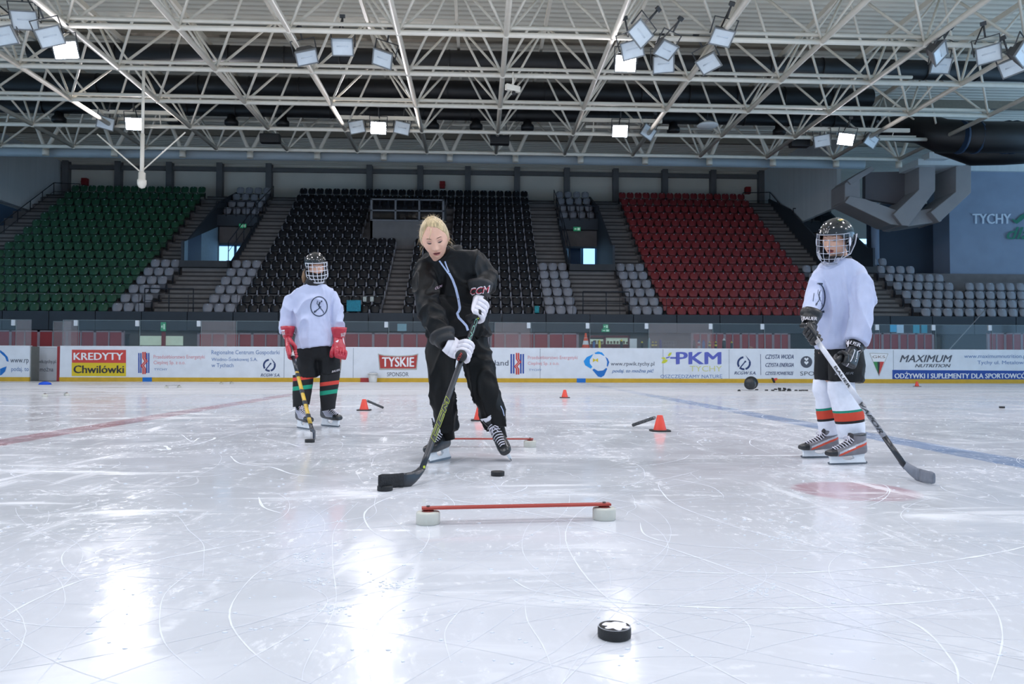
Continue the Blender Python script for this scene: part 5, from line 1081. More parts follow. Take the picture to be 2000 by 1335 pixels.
# lit opening with a red post, window kiosk, dark doors
m_glow=mat('room_glow',(196,214,196),.6,emit=.35)
T=Thing('lit_hatch','pale lit hatch under the stand behind the striped logo','hatch',at(318,668,32.2)); mb=MB(); a,b=at(274,674,32.2),at(358,656,32.2); mb.b2((a.x,32.15,a.z),(b.x,32.2,b.z)); T.part('panel',mb,m_glow)
mb=MB(); a,b=at(317,676,32.1),at(324,648,32.1); mb.b2((a.x,32.0,0.),(b.x,32.1,b.z)); T.part('post',mb,m_red)
T=Thing('kiosk_window','lit kiosk window with a red frame behind the bottles','window',at(1190,665,32)); mb=MB()
for x0,y0,x1,y1 in((1151,662,1179,673),(1183,658,1227,673)):
    a,b=at(x0,y1,32.1),at(x1,y0,32.1); mb.b2((a.x,32.1,a.z),(b.x,32.2,b.z))
T.part('pane',mb,m_glow); mb=MB(); a,b=at(1148,676,32),at(1231,676,32); mb.b2((a.x,32.0,0),(b.x,32.25,a.z)); T.part('counter',mb,mat('kiosk_red',(110,34,36),.5)); mb=MB()
for x0,y0,x1,y1 in((1148,655,1231,659),(1148,672,1231,676),(1148,655,1152,690),(1179,655,1183,690),(1227,655,1231,690)):
    a,b=at(x0,y1,32.0),at(x1,y0,32.0); mb.b2((a.x,31.96,a.z),(b.x,32.1,b.z))
T.part('frame',mb,mat('kiosk_red',(110,34,36),.5)); mb=MB()
for i in range(12):
    px=1155+i*6.2; a,b=at(px,671,32.05),at(px+3.5,664+random.random()*3,32.05); mb.b2((a.x,32.04,a.z),(b.x,32.09,b.z))
T.part('display',mb,mat('goods',(120,110,90),.6,.4,30))
sign(1178,633,1188,642,31.9,'square green exit sign above the kiosk window'); sign(1175,642.2,1191,648,31.9,'wide green exit sign above the kiosk window')
sign(314,629,324,646,31.9,'green exit sign above the lit hatch')
for x0,x1,l in((240,252,'beside the left red partition'),(1543,1592,'left of the right player'),(1838,1925,'between the red partitions at the right')):
    a,b=at(x0,690,32.25),at(x1,652,32.25); mb=MB(); mb.b2((a.x,32.16,0),(b.x,32.28,b.z)); mb.b2((a.x-.03,32.14,b.z-.06),(b.x+.03,32.28,b.z)); solo('corridor_door',mb,m_dk,'dark doorway under the stand '+l,'door')
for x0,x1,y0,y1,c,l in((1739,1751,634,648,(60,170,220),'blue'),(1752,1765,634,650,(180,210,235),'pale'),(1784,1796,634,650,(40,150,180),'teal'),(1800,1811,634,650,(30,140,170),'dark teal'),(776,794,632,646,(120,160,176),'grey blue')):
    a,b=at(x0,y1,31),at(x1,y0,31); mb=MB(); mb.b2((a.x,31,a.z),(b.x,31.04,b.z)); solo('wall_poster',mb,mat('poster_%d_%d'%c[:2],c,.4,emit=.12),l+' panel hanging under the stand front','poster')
a,b=at(1726,676,27.2),at(1928,596,27.2)
p_,q_2=at(1858,678,27.2),at(1924,605,27.2); mb=MB(); mb.cyl(p_-(q_2-p_)*(p_.z/(q_2.z-p_.z)),q_2,.02,6); solo('leaning_pole',mb,m_grey,'thin pale pole leaning behind the glass near the right edge','pole')
# --- things on the ledge behind the boards
LY=26.1; LZ=HB
mb=MB(); xa,xb=at(1120,680,LY).x,at(1560,680,LY).x; mb.b2((xa,LY-.35,LZ-.06),(xb,LY+.35,LZ-.01)); 
for i in range(6): mb.b2((xa+(xb-xa)*i/5-.03,LY-.3,0),(xa+(xb-xa)*i/5+.03,LY+.3,LZ-.06))
solo('bench_shelf',mb,m_grey,'long shelf behind the boards carrying bottles','shelf',fix=False); LZ-=.01
T=Thing('traffic_cone','tall orange and white traffic cone behind the boards','traffic cone',(at(1146,678,LY).x,LY,LZ)); hx=at(1144,678,LY); zt=at(1142,650,LY).z-LZ
cone_o=mat('cone_orange',(226,84,44),.5,.05); m_w=mat('plain_white',(228,230,234),.5,.03)
mb=MB(); H=zt; mb.lathe([(.145,0),(.115,.25*H),(.108,.26*H),(.085,.5*H),(.08,.52*H),(.06,.68*H),(.055,.7*H),(.03,H)],18,M=Matrix.Translation((hx.x,LY,LZ)),mats=[0,1,1,0,0,1,0]); T.part('body',mb,[cone_o,m_w]); mb=MB(); mb.b2((hx.x-.17,LY-.17,LZ),(hx.x+.17,LY+.17,LZ+.03)); T.part('foot',mb,cone_o)
def bottle(px,ytop,rgb,cap,label,wpx=5,band=None):
    p=at(px,679,LY); h=at(px,ytop,LY).z-LZ; r=wpx/2/ppm(LY); T=Thing('water_bottle',label,'bottle',(p.x,LY,LZ),'bottles on the bench shelf'); M=Matrix.Translation((p.x,LY,LZ))
    mb=MB(); mb.lathe([(r*.9,0),(r,.02),(r,h*.35),(r,h*.6),(r*.85,h*.74),(r*.5,h*.8)],14,M=M,mats=[0,0,1 if band else 0,0,0]); T.part('body',mb,[mat('bottle_%d_%d_%d'%rgb,rgb,.3,.05)]+([mat('bottle_%d_%d_%d'%band,band,.3,.05)] if band else []))
    mb=MB(); mb.lathe([(r*.8,h*.78),(r*.8,h*.88),(r*.35,h*.9),(r*.3,h)],12,M=M); T.part('cap',mb,mat('bottle_%d_%d_%d'%cap,cap,.4))
YL,BK=(226,206,40),(34,34,36)
bottle(1160,664,(70,110,170),(40,60,110),'blue bottle right of the traffic cone'); bottle(1171,663,YL,YL,'all yellow bottle right of the traffic cone'); bottle(1214,662,BK,YL,'black bottle with yellow cap left of the white sheet')
bottle(1254,666,BK,YL,'black bottle with yellow cap right of the white sheet'); bottle(1268,659,(150,190,205),(170,205,220),'tall clear bottle among the black ones'); bottle(1275,666,BK,YL,'black and yellow bottle right of the tall clear one',5,YL); bottle(1281,666,BK,YL,'black and yellow bottle left of the dark blue one',5,YL)
bottle(1290,662,(36,62,150),(36,62,150),'dark blue bottle right of the black and yellow pair'); bottle(1356,663,(70,44,40),(60,40,40),'dark brown bottle left of the white and red bottle'); bottle(1365,663,(214,214,222),(50,70,160),'white and red bottle with blue cap',5,(190,60,70)); bottle(1374,663,(70,120,190),(50,90,170),'light blue bottle left of two black and yellow ones',6)
bottle(1386,666,BK,YL,'black and yellow bottle left of the red bottle',5,YL); bottle(1392,664,(200,60,48),(200,60,48),'red bottle between black and yellow ones'); bottle(1398,666,BK,YL,'black and yellow bottle right of the red bottle',5,YL); bottle(1414,660,(30,28,30),(214,214,214),'wide black bottle with a white cap',7); bottle(1429,666,BK,YL,'lone black bottle with yellow cap furthest right',5)
a,b=at(1230,679,LY+.1),at(1244,661,LY+.1); mb=MB(); mb.b2((a.x,LY+.1,LZ),(b.x,LY+.14,b.z)); solo('white_sheet',mb,m_w,'white sheet standing among the bottles','sheet',bev=.004)
T=Thing('wire_crate','pale wire crate on the bench shelf','crate',at(1307,679,LY)); a,b=at(1293,679,LY),at(1319,667,LY); mb=MB()
for zz in(0,.5,1):
    z=LZ+.01+(b.z-LZ)*zz; mb.tube([(a.x,LY-.1,z),(b.x,LY-.1,z),(b.x,LY+.15,z),(a.x,LY+.15,z),(a.x,LY-.1,z)],.008,5)
for i in range(6):
    x=a.x+(b.x-a.x)*i/5
    for yy in(-.1,.15): mb.cyl((x,LY+yy,LZ),(x,LY+yy,b.z),.006,5)
T.part('wires',mb,m_grey)
p=at(1466,679,LY); mb=MB(); mb.ell((p.x,LY,LZ+.05),(.06,.05,.055)); mb.ell((p.x+.05,LY,LZ+.04),(.05,.04,.04)); solo('glove_bundle',mb,mat('tan',(170,120,96),.8),'small tan bundle on the shelf before the red partition','bundle')
# ---------------------------------------------------------------- floodlights
m_house=mat('lamp_housing',(70,72,74),.5,.1,5); m_bez=mat('lamp_bezel',(120,124,126),.4); m_off=mat('lamp_glass_off',(214,224,230),.12,.12,2,coat=.5)
m_on=bpy.data.materials.new('lamp_lit'); m_on.use_nodes=True; e_=m_on.node_tree; e_.nodes.clear(); q_=e_.nodes.new('ShaderNodeEmission'); q_.inputs[0].default_value=LAMP_RGB+(1,); q_.inputs[1].default_value=LAMP_POWER; o_=e_.nodes.new('ShaderNodeOutputMaterial'); e_.links.new(q_.outputs[0],o_.inputs[0])
m_dim=m_on.copy(); m_dim.name='lamp_lit_low'; [n for n in m_dim.node_tree.nodes if n.type=='EMISSION'][0].inputs[1].default_value=LAMP_POWER*.22
def lamp_protos(on):
    T=Thing('floodlight','x','floodlight',(0,0,0)); wx,hz=.30,.235
    mb=MB(); mb.add([(-wx,.0,-hz),(wx,.0,-hz),(wx,.0,hz),(-wx,.0,hz),(-wx*.62,.26,-hz*.55),(wx*.62,.26,-hz*.55),(wx*.62,.26,hz*.7),(-wx*.62,.26,hz*.7)],[(0,1,5,4),(1,2,6,5),(2,3,7,6),(3,0,4,7),(4,5,6,7)]); mb.b2((-.15,.26,-.1),(.15,.36,.1)); T.part('housing',mb,m_house)
    mb=MB()
    for lo,hi in(((-wx,-.03,-hz),(-wx+.03,.02,hz)),((wx-.03,-.03,-hz),(wx,.02,hz)),((-wx+.03,-.03,hz-.03),(wx-.03,.02,hz)),((-wx+.03,-.03,-hz),(wx-.03,.02,-hz+.03))): mb.b2(lo,hi)
    T.part('bezel',mb,m_bez)
    mb=MB(); mb.add([(-wx+.03,-.01,-hz+.03),(wx-.03,-.01,-hz+.03),(wx-.03,-.01,hz-.03),(-wx+.03,-.01,hz-.03)],[(0,1,2,3)]); T.part('lamp_glass',mb,m_on if on else m_off,fix=False)
    if not on:
        mb=MB(); mb.cyl((-.16,.012,0.02),(.16,.012,0.02),.03,8); T.part('tube',mb,mat('lamp_tube',(206,216,224),.2))
    mb=MB(); mb.tube([(-wx-.02,.12,.0),(-wx-.03,.22,.42),(wx+.03,.22,.42),(wx+.02,.12,.0)],.02,6); T.part('bracket',mb,m_house)
    mb=MB(); mb.cyl((0,.22,.42),(0,.3,.75),.025,6); mb.box((0,.3,.78),(.14,.08,.1)); T.part('clamp',mb,m_house)
    return T.o
HANG=[]
P_ON,P_OFF=lamp_protos(True),lamp_protos(False); used=[set(),set()]
def lamp(pos,tgt,roll,on,label):
    global P_ON,P_OFF
    pos=V(pos); n=(V(tgt)-pos).normalized(); zz=(V((0,0,1))-n*n.z).normalized(); xx=(-n).cross(zz)   # local -Y faces the target
    R=Matrix((xx,-n,zz)).transposed(); xx,_,zz=[R.col[i].copy() for i in range(3)]
    if roll: Rr=Matrix.Rotation(math.radians(roll),3,n); R=Rr@R
    e=R.to_euler(); src=P_ON if on else P_OFF
    if not used[on]: o=src; o.location=pos; o.rotation_euler=e; o['label']=label; o['group']='floodlights under the roof'; used[on].add(1)
    else: o=dup(src,pos,e,label,'floodlights under the roof')
    HANG.append((o,pos,e))
    return o
DIM=[]
def lpx(px,py,Y,tx,ty,roll,on,label,dim=False):
    o=lamp(at(px,py,Y),(tx,ty,0.),roll,on,label)
    if dim: DIM.append(o)
lpx(128,98,20.6,0,2,14,1,'lit floodlight at the upper left below the roof trusses',True)
lpx(262,242,28.6,-6,8,4,1,'lit floodlight behind the white mast'); lpx(739,250,28.6,-1,2,0,1,'lit floodlight with the brightest glare, above the woman'); lpx(1211,256,28.6,2,6,-3,1,'lit floodlight between the woman and the right player',True); lpx(1652,272,28.6,2,8,-14,1,'lit floodlight above the right player',True)
lpx(1222,124,20.9,1,3,-4,1,'lit floodlight lowest of the cluster right of the middle',True)
lpx(48,40,19.6,-4,3,8,0,'unlit floodlight hanging in the upper left corner'); lpx(98,72,19.5,-4,3,22,0,'unlit floodlight behind the upper left lit one'); lpx(8,70,19.6,-12,8,10,0,'unlit floodlight cut by the left edge')
lpx(599,112,21.3,-1,16,30,0,'small tilted unlit floodlight left of the square one'); lpx(669,92,21.,-4,1,0,0,'square unlit floodlight above the left player'); lpx(747,115,21.4,-8,10,-26,0,'tilted unlit floodlight right of the square one')
lpx(1251,66,19.1,8,4,-38,0,'topmost unlit floodlight of the cluster right of the middle'); lpx(1235,97,19.9,4,3,16,0,'unlit floodlight just above the lit one of that cluster'); lpx(1301,98,19.9,8,14,-8,0,'flat seen unlit floodlight above the square one of the cluster'); lpx(1296,126,20.9,4,2,4,0,'square unlit floodlight right of the lit one of the cluster')
lpx(1410,73,19.8,6,12,-12,0,'unlit floodlight highest right of the cluster'); lpx(1384,124,20.6,2,14,18,0,'unlit floodlight tilted up at the right of the cluster')
lpx(1836,104,20.,20,10,-24,0,'unlit floodlight tilted up, left of the right corner group'); lpx(1838,128,21.4,14,4,0,0,'small unlit floodlight below the tilted one at the right'); lpx(1931,106,19.8,7,4,10,0,'large unlit floodlight in the right corner group'); lpx(1977,131,20.2,8,12,14,0,'flat unlit floodlight below the large one at the right'); lpx(1999,106,18.9,22,2,-20,0,'unlit floodlight cut by the right edge')
lpx(206,240,28.8,-8,8,-12,0,'unlit floodlight left of the lit one behind the mast'); lpx(697,248,28.9,-6,3,10,0,'unlit floodlight left of the brightest lit one'); lpx(785,250,28.9,3,3,-8,0,'unlit floodlight right of the brightest lit one'); lpx(1266,258,28.9,14,6,-24,0,'unlit floodlight right of the lit one above the gap'); lpx(1606,275,28.9,2,6,4,0,'unlit floodlight left of the lit one above the right player'); lpx(1702,275,28.9,20,8,-22,0,'unlit floodlight right of the lit one above the right player')
# the same floodlights over the near half of the rink
NL=0
for yy in(12.,5.,-2.):
    for xx in(-16.,-8.,0.,8.,16.):
        NL+=1; lamp((xx+.6,yy+.5,9.0),(xx*.55,yy+2.5,0),0,1,'lit floodlight over the near half of the rink, outside the view')
for o,pos,e in HANG:
    gy=min(GY,key=lambda y:abs(y-pos.y)); mb=MB(); W=Matrix.Translation(pos)@e.to_matrix().to_4x4(); Wi=W.inverted(); mb.tube([V((0,.26,.5)),V((0,.3,.76)),Wi@V((pos.x,gy,9.47))],.022,6)
    h=bpy.data.objects.new('hanger',mb.mesh('hanger',[m_house])); COL.objects.link(h); h.parent=o
for o in DIM:
    for ch in o.children:
        if ch.name.startswith('lamp_glass'): ch.data=ch.data.copy(); ch.data.materials[0]=m_dim
# lamp rails
for a,b,yp in((173,335,218),(660,817,229),(1136,1293,234),(1580,1776,252)):
    T=Thing('lamp_rail','white rail carrying floodlights, '+{173:'at the left',660:'above the woman',1136:'right of the middle',1580:'above the right player'}[a],'rail',at((a+b)/2,yp,28.9)); mb=MB(); mb.tube([at(a,yp,28.9),at(b,yp+3,28.9)],[(.07,.05)]*2,6,sq=True); T.part('bar',mb,m_white)
    mb=MB(); mb.tube([at(a+8,yp+14,29.2),at(b+12,yp+16,29.2)],[(.05,.05)]*2,6,sq=True); T.part('bar',mb,m_white)
    for t in(.15,.85):
        p=at(a+(b-a)*t,yp,28.9); mb=MB(); mb.cyl(p,(p.x,29.1,9.5),.02,6); T.part('hanger',mb,m_white)
# --- white mast with stays
p0=at(277,160,23.3); p1=at(277,345,23.3); 
T=Thing('hanging_mast','white mast with slanting stays hanging from the roof at the left','mast',(p0.x,23.3,ZB)); q0=(p1.x,23.3,ZB+.05); mb=MB(); mb.cyl(q0,(p1.x,23.3,p1.z+1.2),.045,10); mb.cyl((p1.x,23.3,p1.z+1.3),p1,.06,10); T.part('pole',mb,m_white)
mb=MB(); b=at(277,358,23.3); mb.lathe([(.05,.35),(.1,.32),(.1,.12),(.13,.1),(.13,-.02),(.09,-.12),(.0001,-.16)],16,M=Matrix.Translation(b)); T.part('device',mb,m_white)
for px,py in((190,262),(362,258)): mb=MB(); mb.cyl(at(275,336,23.3),at(px,py,23.3),.022,6); T.part('stay',mb,m_white)
# --- loudspeakers, camera and dish
for px,py,l in((528,271,'left'),(976,274,'middle'),(1561,279,'right')):
    a=at(px,py,29.6); T=Thing('hanging_speaker','dark boxy loudspeaker hanging under the trusses, '+l+' of three','loudspeaker',a,'roof loudspeakers'); mb=MB(); mb.box(a,(.75,.35,.34)); T.part('cabinet',mb,m_black,bev=.03)
    for s in(-.25,.25): mb=MB(); mb.cyl(a+V((s,0,.15)),a+V((s,0,1.)),.012,6); T.part('hanger',mb,m_rail)
a=at(1002,173,22.6); T=Thing('ceiling_camera','white camera housing hanging at the middle of the trusses','camera',a); mb=MB(); mb.tube([a+V((-.22,-.1,.02)),a+V((.2,.1,.0))],[(.09,.07)]*2,8,sq=True); T.part('housing',mb,m_white,bev=.02); mb=MB(); mb.cyl(a,a+V((0,0,.5)),.025,8); T.part('bracket',mb,m_white); mb=MB(); mb.ell(a+V((0.02,0,-.14)),(.06,.06,.08)); T.part('lens',mb,m_black)
a=at(1382,245,28.); T=Thing('hanging_dish','pale shallow dish lamp hanging under the trusses','dish',a); mb=MB(); mb.lathe([(.02,.16),(.14,.15),(.34,.06),(.4,.0),(.38,-.03),(.1,-.04),(.02,-.045)],24,M=Matrix.Translation(a)); T.part('shade',mb,m_pale); mb=MB(); mb.cyl(a+V((0,0,.15)),a+V((0,0,.8)),.015,6); T.part('cord',mb,m_rail)
# ================================================================ seats of the stand
def seat_mesh(name,shell,bracket,dot,pan=None):
    mb=MB(); W,H=.21,.19
    nx,nz=6,5; F=[];B=[]
    for k in range(nz+1):
        v=-1+2*k/nz
        for i in range(nx+1):
            u=-1+2*i/nx; wz=W*(1-.10*max(0,-v)); 
            e=(abs(u)**4+abs(v)**4)**.25 if (u or v) else 1; m=max(abs(u),abs(v)) or 1; s=m/e if e else 1
            x=u*wz*s; z=v*H*s; y=-.035*(1-u*u)+.05*v+.02*u*u
            F.append((x,y,z)); B.append((x,y+.028,z))
    n=(nx+1); fs=[]
    for k in range(nz):
        for i in range(nx): a=k*n+i; fs.append((a,a+1,a+n+1,a+n)); o=len(F); fs.append((o+a,o+a+n,o+a+n+1,o+a+1))
    edge=[i for i in range(nx)]+[k*n+nx for k in range(nz)]+[nz*n+nx-i for i in range(nx)]+[(nz-k)*n for k in range(nz)]
    for a,b in zip(edge,edge[1:]+edge[:1]): fs.append((a,len(F)+a,len(F)+b,b))
    mb.add(F+B,fs,0,True)
    # tipped-up pan
    m0=len(mb.m)
    c=[(-.19,-.10,-.13),(.19,-.10,-.13),(.175,-.19,-.30),(-.175,-.19,-.30)]
    mb.rings([[V((x*s,-.05-.03*t,-.20-.22*t)) for x,s in ((-.19,1-.06*t),(.19,1-.06*t))]+[V((x*s,-.10-.02*t,-.22-.20*t)) for x,s in((.19,1-.1*t),(-.19,1-.1*t))] for t in(0,.33,.66,1)],0,False)
    mb.m[m0:]=[3]*(len(mb.m)-m0)
    for s in(-1,1):
        mb.b2((s*.222-.014,-.06,-.34),(s*.222+.014,.0,-.02 if bracket==1 else -.16),1)
    mb.b2((-.2,-.02,-.62),(-.16,.06,-.2),1); mb.b2((.16,-.02,-.62),(.2,.06,-.2),1)
    mb.ell((0,.005,.148),(.032,.02,.022),2,8,5)
    return mb.mesh(name,[shell,m_brk if bracket else m_rail,dot,pan or shell])
m_brk=mat('seat_bracket',(150,150,160),.5); m_dot=mat('seat_number',(196,206,220),.4)
def sm(n,c): return mat('seat_'+n,c,.42,.12,3,coat=.15)
SM={'green':seat_mesh('green_seat',sm('green',(36,84,58)),0,m_dot),'black':seat_mesh('black_seat',sm('black',(24,24,30)),1,m_dot),'red':seat_mesh('red_seat',sm('red',(136,44,48)),0,m_dot),'grey':seat_mesh('grey_seat',sm('grey',(150,150,158)),0,m_dot,mat('seat_pan_shaded',(96,96,104),.5))}  # grey seats: shade below the backrest put into a darker pan colour
ROWN=['front','second','third','fourth','fifth','sixth','seventh','eighth','ninth','tenth','eleventh','twelfth','thirteenth','fourteenth','fifteenth','top']
def seat(col,x,k,label,group):
    p=(x,RY(k)+random.uniform(-.01,.01),RZ(k)); q=prj(p)
    if q[0]<-14 or q[0]>2014: return
    o=bpy.data.objects.new(col+'_seat',SM[col]); COL.objects.link(o); o.location=p; o.rotation_euler=(0,0,random.uniform(-.02,.02)); tag(o,label,'stadium seat',group)
PITCH=.472
xg1=V1-2.6-.1; n=16
for k in range(NR):
    for i in range(n): seat('green',xg1-PITCH*(i+.5),k,'green stadium seat, %s row up, %s from the right end of the green block'%(ROWN[k],ORD[i+1]),'green seats')
xr0=V2+2.6+.1
for k in range(NR):
    for i in range(16):
        seat('red',xr0+PITCH*(i+.5),k,'red stadium seat, %s row up, %s from the left end of the red block'%(ROWN[k],ORD[i+1]),'red seats')
xb0=V1+2.6; nb=28; pb=(V2-2.6-xb0)/nb; stuff=MB(); nblk=0
me_b=SM['black']; bv=[v.co.copy() for v in me_b.vertices]; bf=[tuple(p.vertices) for p in me_b.polygons]; bm_=[p.material_index for p in me_b.polygons]
for k in range(NR):
    for i in range(nb):
        x=xb0+pb*(i+.5)
        if k<9 and i in(13,14): continue
        if 9<=k<=13 and 9<=i<=18: continue
        if k>=14:
            for f in bf: pass
            k0=len(stuff.v); stuff.v+=[c+V((x,RY(k),RZ(k))) for c in bv]; stuff.f+=[tuple(a+k0 for a in f) for f in bf]; stuff.m+=bm_; stuff.s+=[True]*len(bf); continue
        side='left' if i<14 else 'right'; j=i+1 if i<14 else nb-i; nblk+=1
        seat('black',x,k,'black stadium seat, %s row up, %s from the %s end of the black block'%(ROWN[k],ORD[j],side),'black seats')
solo('black_seat_rows',stuff,list(me_b.materials),'two highest rows of black seats below the back wall','stadium seats',kind='stuff',fix=False)
for nm,v in(('left',V1),('middle',V2)):
    for k in range(6):
        for s in(-1,1):
            for i in range(3): seat('grey',v+s*(1.18+PITCH*(i+.5)),k,'grey stadium seat, %s row, %s from the %s doorway stairs on their %s side'%(ROWN[k],ORD[i+1],nm,'left' if s<0 else 'right'),'grey seats beside the stairs')
    for k in range(12,NR):
        for i in range(4): seat('grey',v-1.0+.5*(i+.5),k,'grey stadium seat above the %s doorway, %s row from the top, %s from left'%(nm,ORD[NR-k],ORD[i+1]),'grey seats above the doorways')
for k in range(6):
    for i in range(3): seat('grey',xr0+PITCH*16+.15+PITCH*(i+.5),k,'grey stadium seat right of the red block, %s row, %s from the red seats'%(ROWN[k],ORD[i+1]),'grey seats right of the red block')
for k in range(7):
    nmax={6:2,5:4,4:6}.get(k,26)
    for i in range(nmax):
        if k==3 and i==6: continue
        seat('grey',19.6+.04*(6-k)*0+.5*(i+.5)-.0,k,'blue grey corner seat, %s row, %s from the aisle'%(ROWN[k],ORD[i+1] if i<len(ORD)-1 else 'far'),'corner seats')
# commentary booth in the black block
a,b=at(723,459,39.55),at(868,389,39.55); zt=b.z; zm=at(800,431,39.55).z; zb=TZ(8)
T=Thing('commentary_booth','grey commentary booth with a barred glass front among the black seats','booth',(a.x,39.55,zb))
mb=MB(); mb.b2((a.x,39.55,zb),(b.x,39.7,zm)); mb.b2((a.x,39.55,zb),(a.x+.12,42.6,zt-.1)); mb.b2((b.x-.12,39.55,zb),(b.x,42.6,zt-.1)); T.part('wall',mb,m_frame)
mb=MB()
for t in(0,.335,.665,1): xx=a.x+.05+(b.x-a.x-.1)*t; mb.b2((xx-.045,39.5,zm),(xx+.045,39.6,zt))
for z in(zm+.01,zm+(zt-zm)*.45,zt-.05): mb.b2((a.x,39.5,z-.035),(b.x,39.6,z+.035))
T.part('frame',mb,m_grey)
mb=MB(); mb.b2((a.x+.05,39.56,zm),(b.x-.05,39.575,zt-.04)); T.part('window_pane',mb,glass('booth_glass',(.5,.52,.55),.06,(.1,.1,.12),.04))
mb=MB(); mb.b2((a.x+.12,42.4,zb),(b.x-.12,42.55,zt-.3)); T.part('rear_wall',mb,m_dk); mb=MB(); mb.b2((a.x+.15,39.8,zm-.35),(b.x-.15,40.5,zm-.3)); T.part('desk',mb,m_rail)
for px,l in((788,'left'),(838,'right')):
    p=at(px,425,40.9); T=Thing('booth_chair','dark red chair inside the commentary booth, '+l+' one','chair',(p.x,40.9,TZ(9)),'booth chairs'); mb=MB(); mb.b2((p.x-.22,41.05,zm-.25),(p.x+.22,41.1,zm+.55)); T.part('backrest',mb,mat('chair_red',(84,30,34),.7),bev=.02); mb=MB(); mb.b2((p.x-.23,40.6,zm-.35),(p.x+.23,41.05,zm-.27)); T.part('seat',mb,mat('chair_red',(84,30,34),.7),bev=.02); mb=MB(); mb.cyl((p.x,40.85,TZ(9)),(p.x,40.85,zm-.35),.04,8); mb.cyl((p.x,40.85,TZ(9)),(p.x,40.85,TZ(9)+.04),.22,12); T.part('pedestal',mb,m_rail)
for px in(773,791,815):
    p=at(px,426,39.9); mb=MB(); mb.cyl((p.x,39.9,zm-.29),(p.x,39.9,zm+.22),.03,8); mb.cyl((p.x,39.9,zm+.22),(p.x,39.9,zm+.27),.015,8); solo('paper_roll',mb,m_w,'thin pale upright tube on the booth desk, '+{773:'left',791:'middle',815:'right'}[px]+' of three','tube')
# teal bags and papers left on the front black seats
for x0,y0,x1,y1,c,nm,l in((677,586,705,608,(40,150,176),'teal_bag','teal bag on the front black seats beside the left player'),(709,579,716,589,(206,212,206),'paper_note','white paper on a black seat, left of two'),(723,579,730,589,(206,212,206),'paper_note','white paper on a black seat, right of two'),(1044,597,1053,611,(30,150,160),'teal_bag','small teal bag at the right end of the front black row')):
    a,b=at(x0,y1,32.78),at(x1,y0,32.78); mb=MB(); mb.b2((a.x,32.72,a.z),(b.x,32.82,b.z)); solo(nm,mb,mat('c_%d_%d'%c[:2],c,.6,.2,20),l,nm.split('_')[1],bev=.02)
railing([(x,32.15,2.72) for x in(-24,-20,-16,-12,-8,-4,0,4,8,12,17)],.72,'long thin rail along the front of the stand',1.85,True)
railing([(V1-1.0,32.5,2.72),(V1+1.0,32.5,2.72)],1.0,'short rail closing the foot of the left stairs',1.0); railing([(V2-1.0,32.5,2.72),(V2+1.0,32.5,2.72)],1.0,'short rail closing the foot of the middle stairs',1.0)
# ================================================================ things on the ice
m_puck=mat('puck_rubber',(26,27,29),.55,.2,60,bump=.3,bscale=250); m_ring=mat('hurdle_puck',(196,196,186),.6,.06,12,bump=.1)
def puck_mesh(kn=True):
    mb=MB(); r=.0381; mb.lathe([(r*.02,0),(r*.93,0),(r*.985,.0018),(r,.0045),(r,.0075),(r,.0179),(r,.0209),(r*.985,.0236),(r*.93,.0254),(r*.9,.0248),(r*.02,.0248)],40)
    return mb
def puck(px,py,label,rot=(0,0,0),z=0,group='hockey pucks',prnt=False):
    g=gnd(px,py,z); o=bpy.data.objects.get('puck_proto')
    me=bpy.data.meshes.get('puck') or puck_mesh().mesh('puck',[m_puck])
    if prnt:
        T=Thing('hockey_puck',label,'puck',g,group); ob=bpy.data.objects.new('rubber_disc',me); COL.objects.link(ob); ob.parent=T.o
        mb=MB(); P=[]
        for j in range(64):
            a=2*math.pi*j/64; r=.022*(1+.45*noise.noise(V((math.cos(a)*2.2,math.sin(a)*2.2,1.3))))+.006*abs(math.sin(3*a)); P.append((.005+min(r,.029)*math.cos(a)*1.15,min(r,.031)*math.sin(a),.0253))
        mb.add([(.004,0,.0253)]+P,[(0,j+1,(j+1)%64+1) for j in range(64)]); mb.v=[v+g for v in mb.v]
        T.part('print',mb,mat('puck_print',(240,238,248),.35,.05,90),fix=False,label='worn white print'); mb=MB()
        mb.lathe([(.0352,.02535),(.0362,.02545),(.0372,.0252)],40,M=Matrix.Translation(g),caps=False); T.part('rim_ring',mb,mat('puck_rim',(180,186,196),.4),fix=False); return
    ob=bpy.data.objects.new('hockey_puck',me); COL.objects.link(ob); ob.location=g; ob.rotation_euler=rot; tag(ob,label,'puck',group)
puck(1200,1243,'black puck with worn white print alone in the foreground',prnt=True)
puck(972,928.5,'black puck lying in front of the woman\'s skate'); puck(752,957.5,'black puck under the blade of the woman\'s stick'); puck(605,863.5,'black puck beside the left player\'s stick blade')
puck(1957,796.5,'lone black puck far out near the right edge'); puck(1443,763.5,'black puck on edge left of the tipped bucket',(1.4,0,.3)); puck(1478,761.5,'flat black puck right of the tipped bucket'); puck(1497,762.5,'black puck between the bucket and the pile')
pile=[(1512,763,0),(1521,762,0),(1530,763,0),(1539,762,0),(1515,760,.026),(1524,760,.026),(1533,760,.026),(1541,761,.026),(1520,758,.052),(1529,758,.052),(1545,763,0),(1557,763.5,0),(1563,762.5,0),(1571,763.5,0),(1577,763,0)]
for n,(x,y,z) in enumerate(pile):
    tilt=(random.uniform(-.2,.2),random.uniform(-.2,.2),random.uniform(0,3)) if z else (0,0,0)
    base=gnd(x,763); me=bpy.data.meshes['puck']; ob=bpy.data.objects.new('hockey_puck',me); COL.objects.link(ob); ob.location=(base.x,base.y+random.uniform(-.1,.1),z); ob.rotation_euler=tilt
    tag(ob,'black puck '+('in the heap spilled from the bucket, %s layer, %s from left'%(('bottom','middle','top')[int(z/.025)],ORD[{0:0,.026:-4,.052:-8}[z]+n+1]) if n<10 else 'trailing right of the heap, %s in the trail'%ORD[n-9]),'puck','pucks spilled from the bucket')
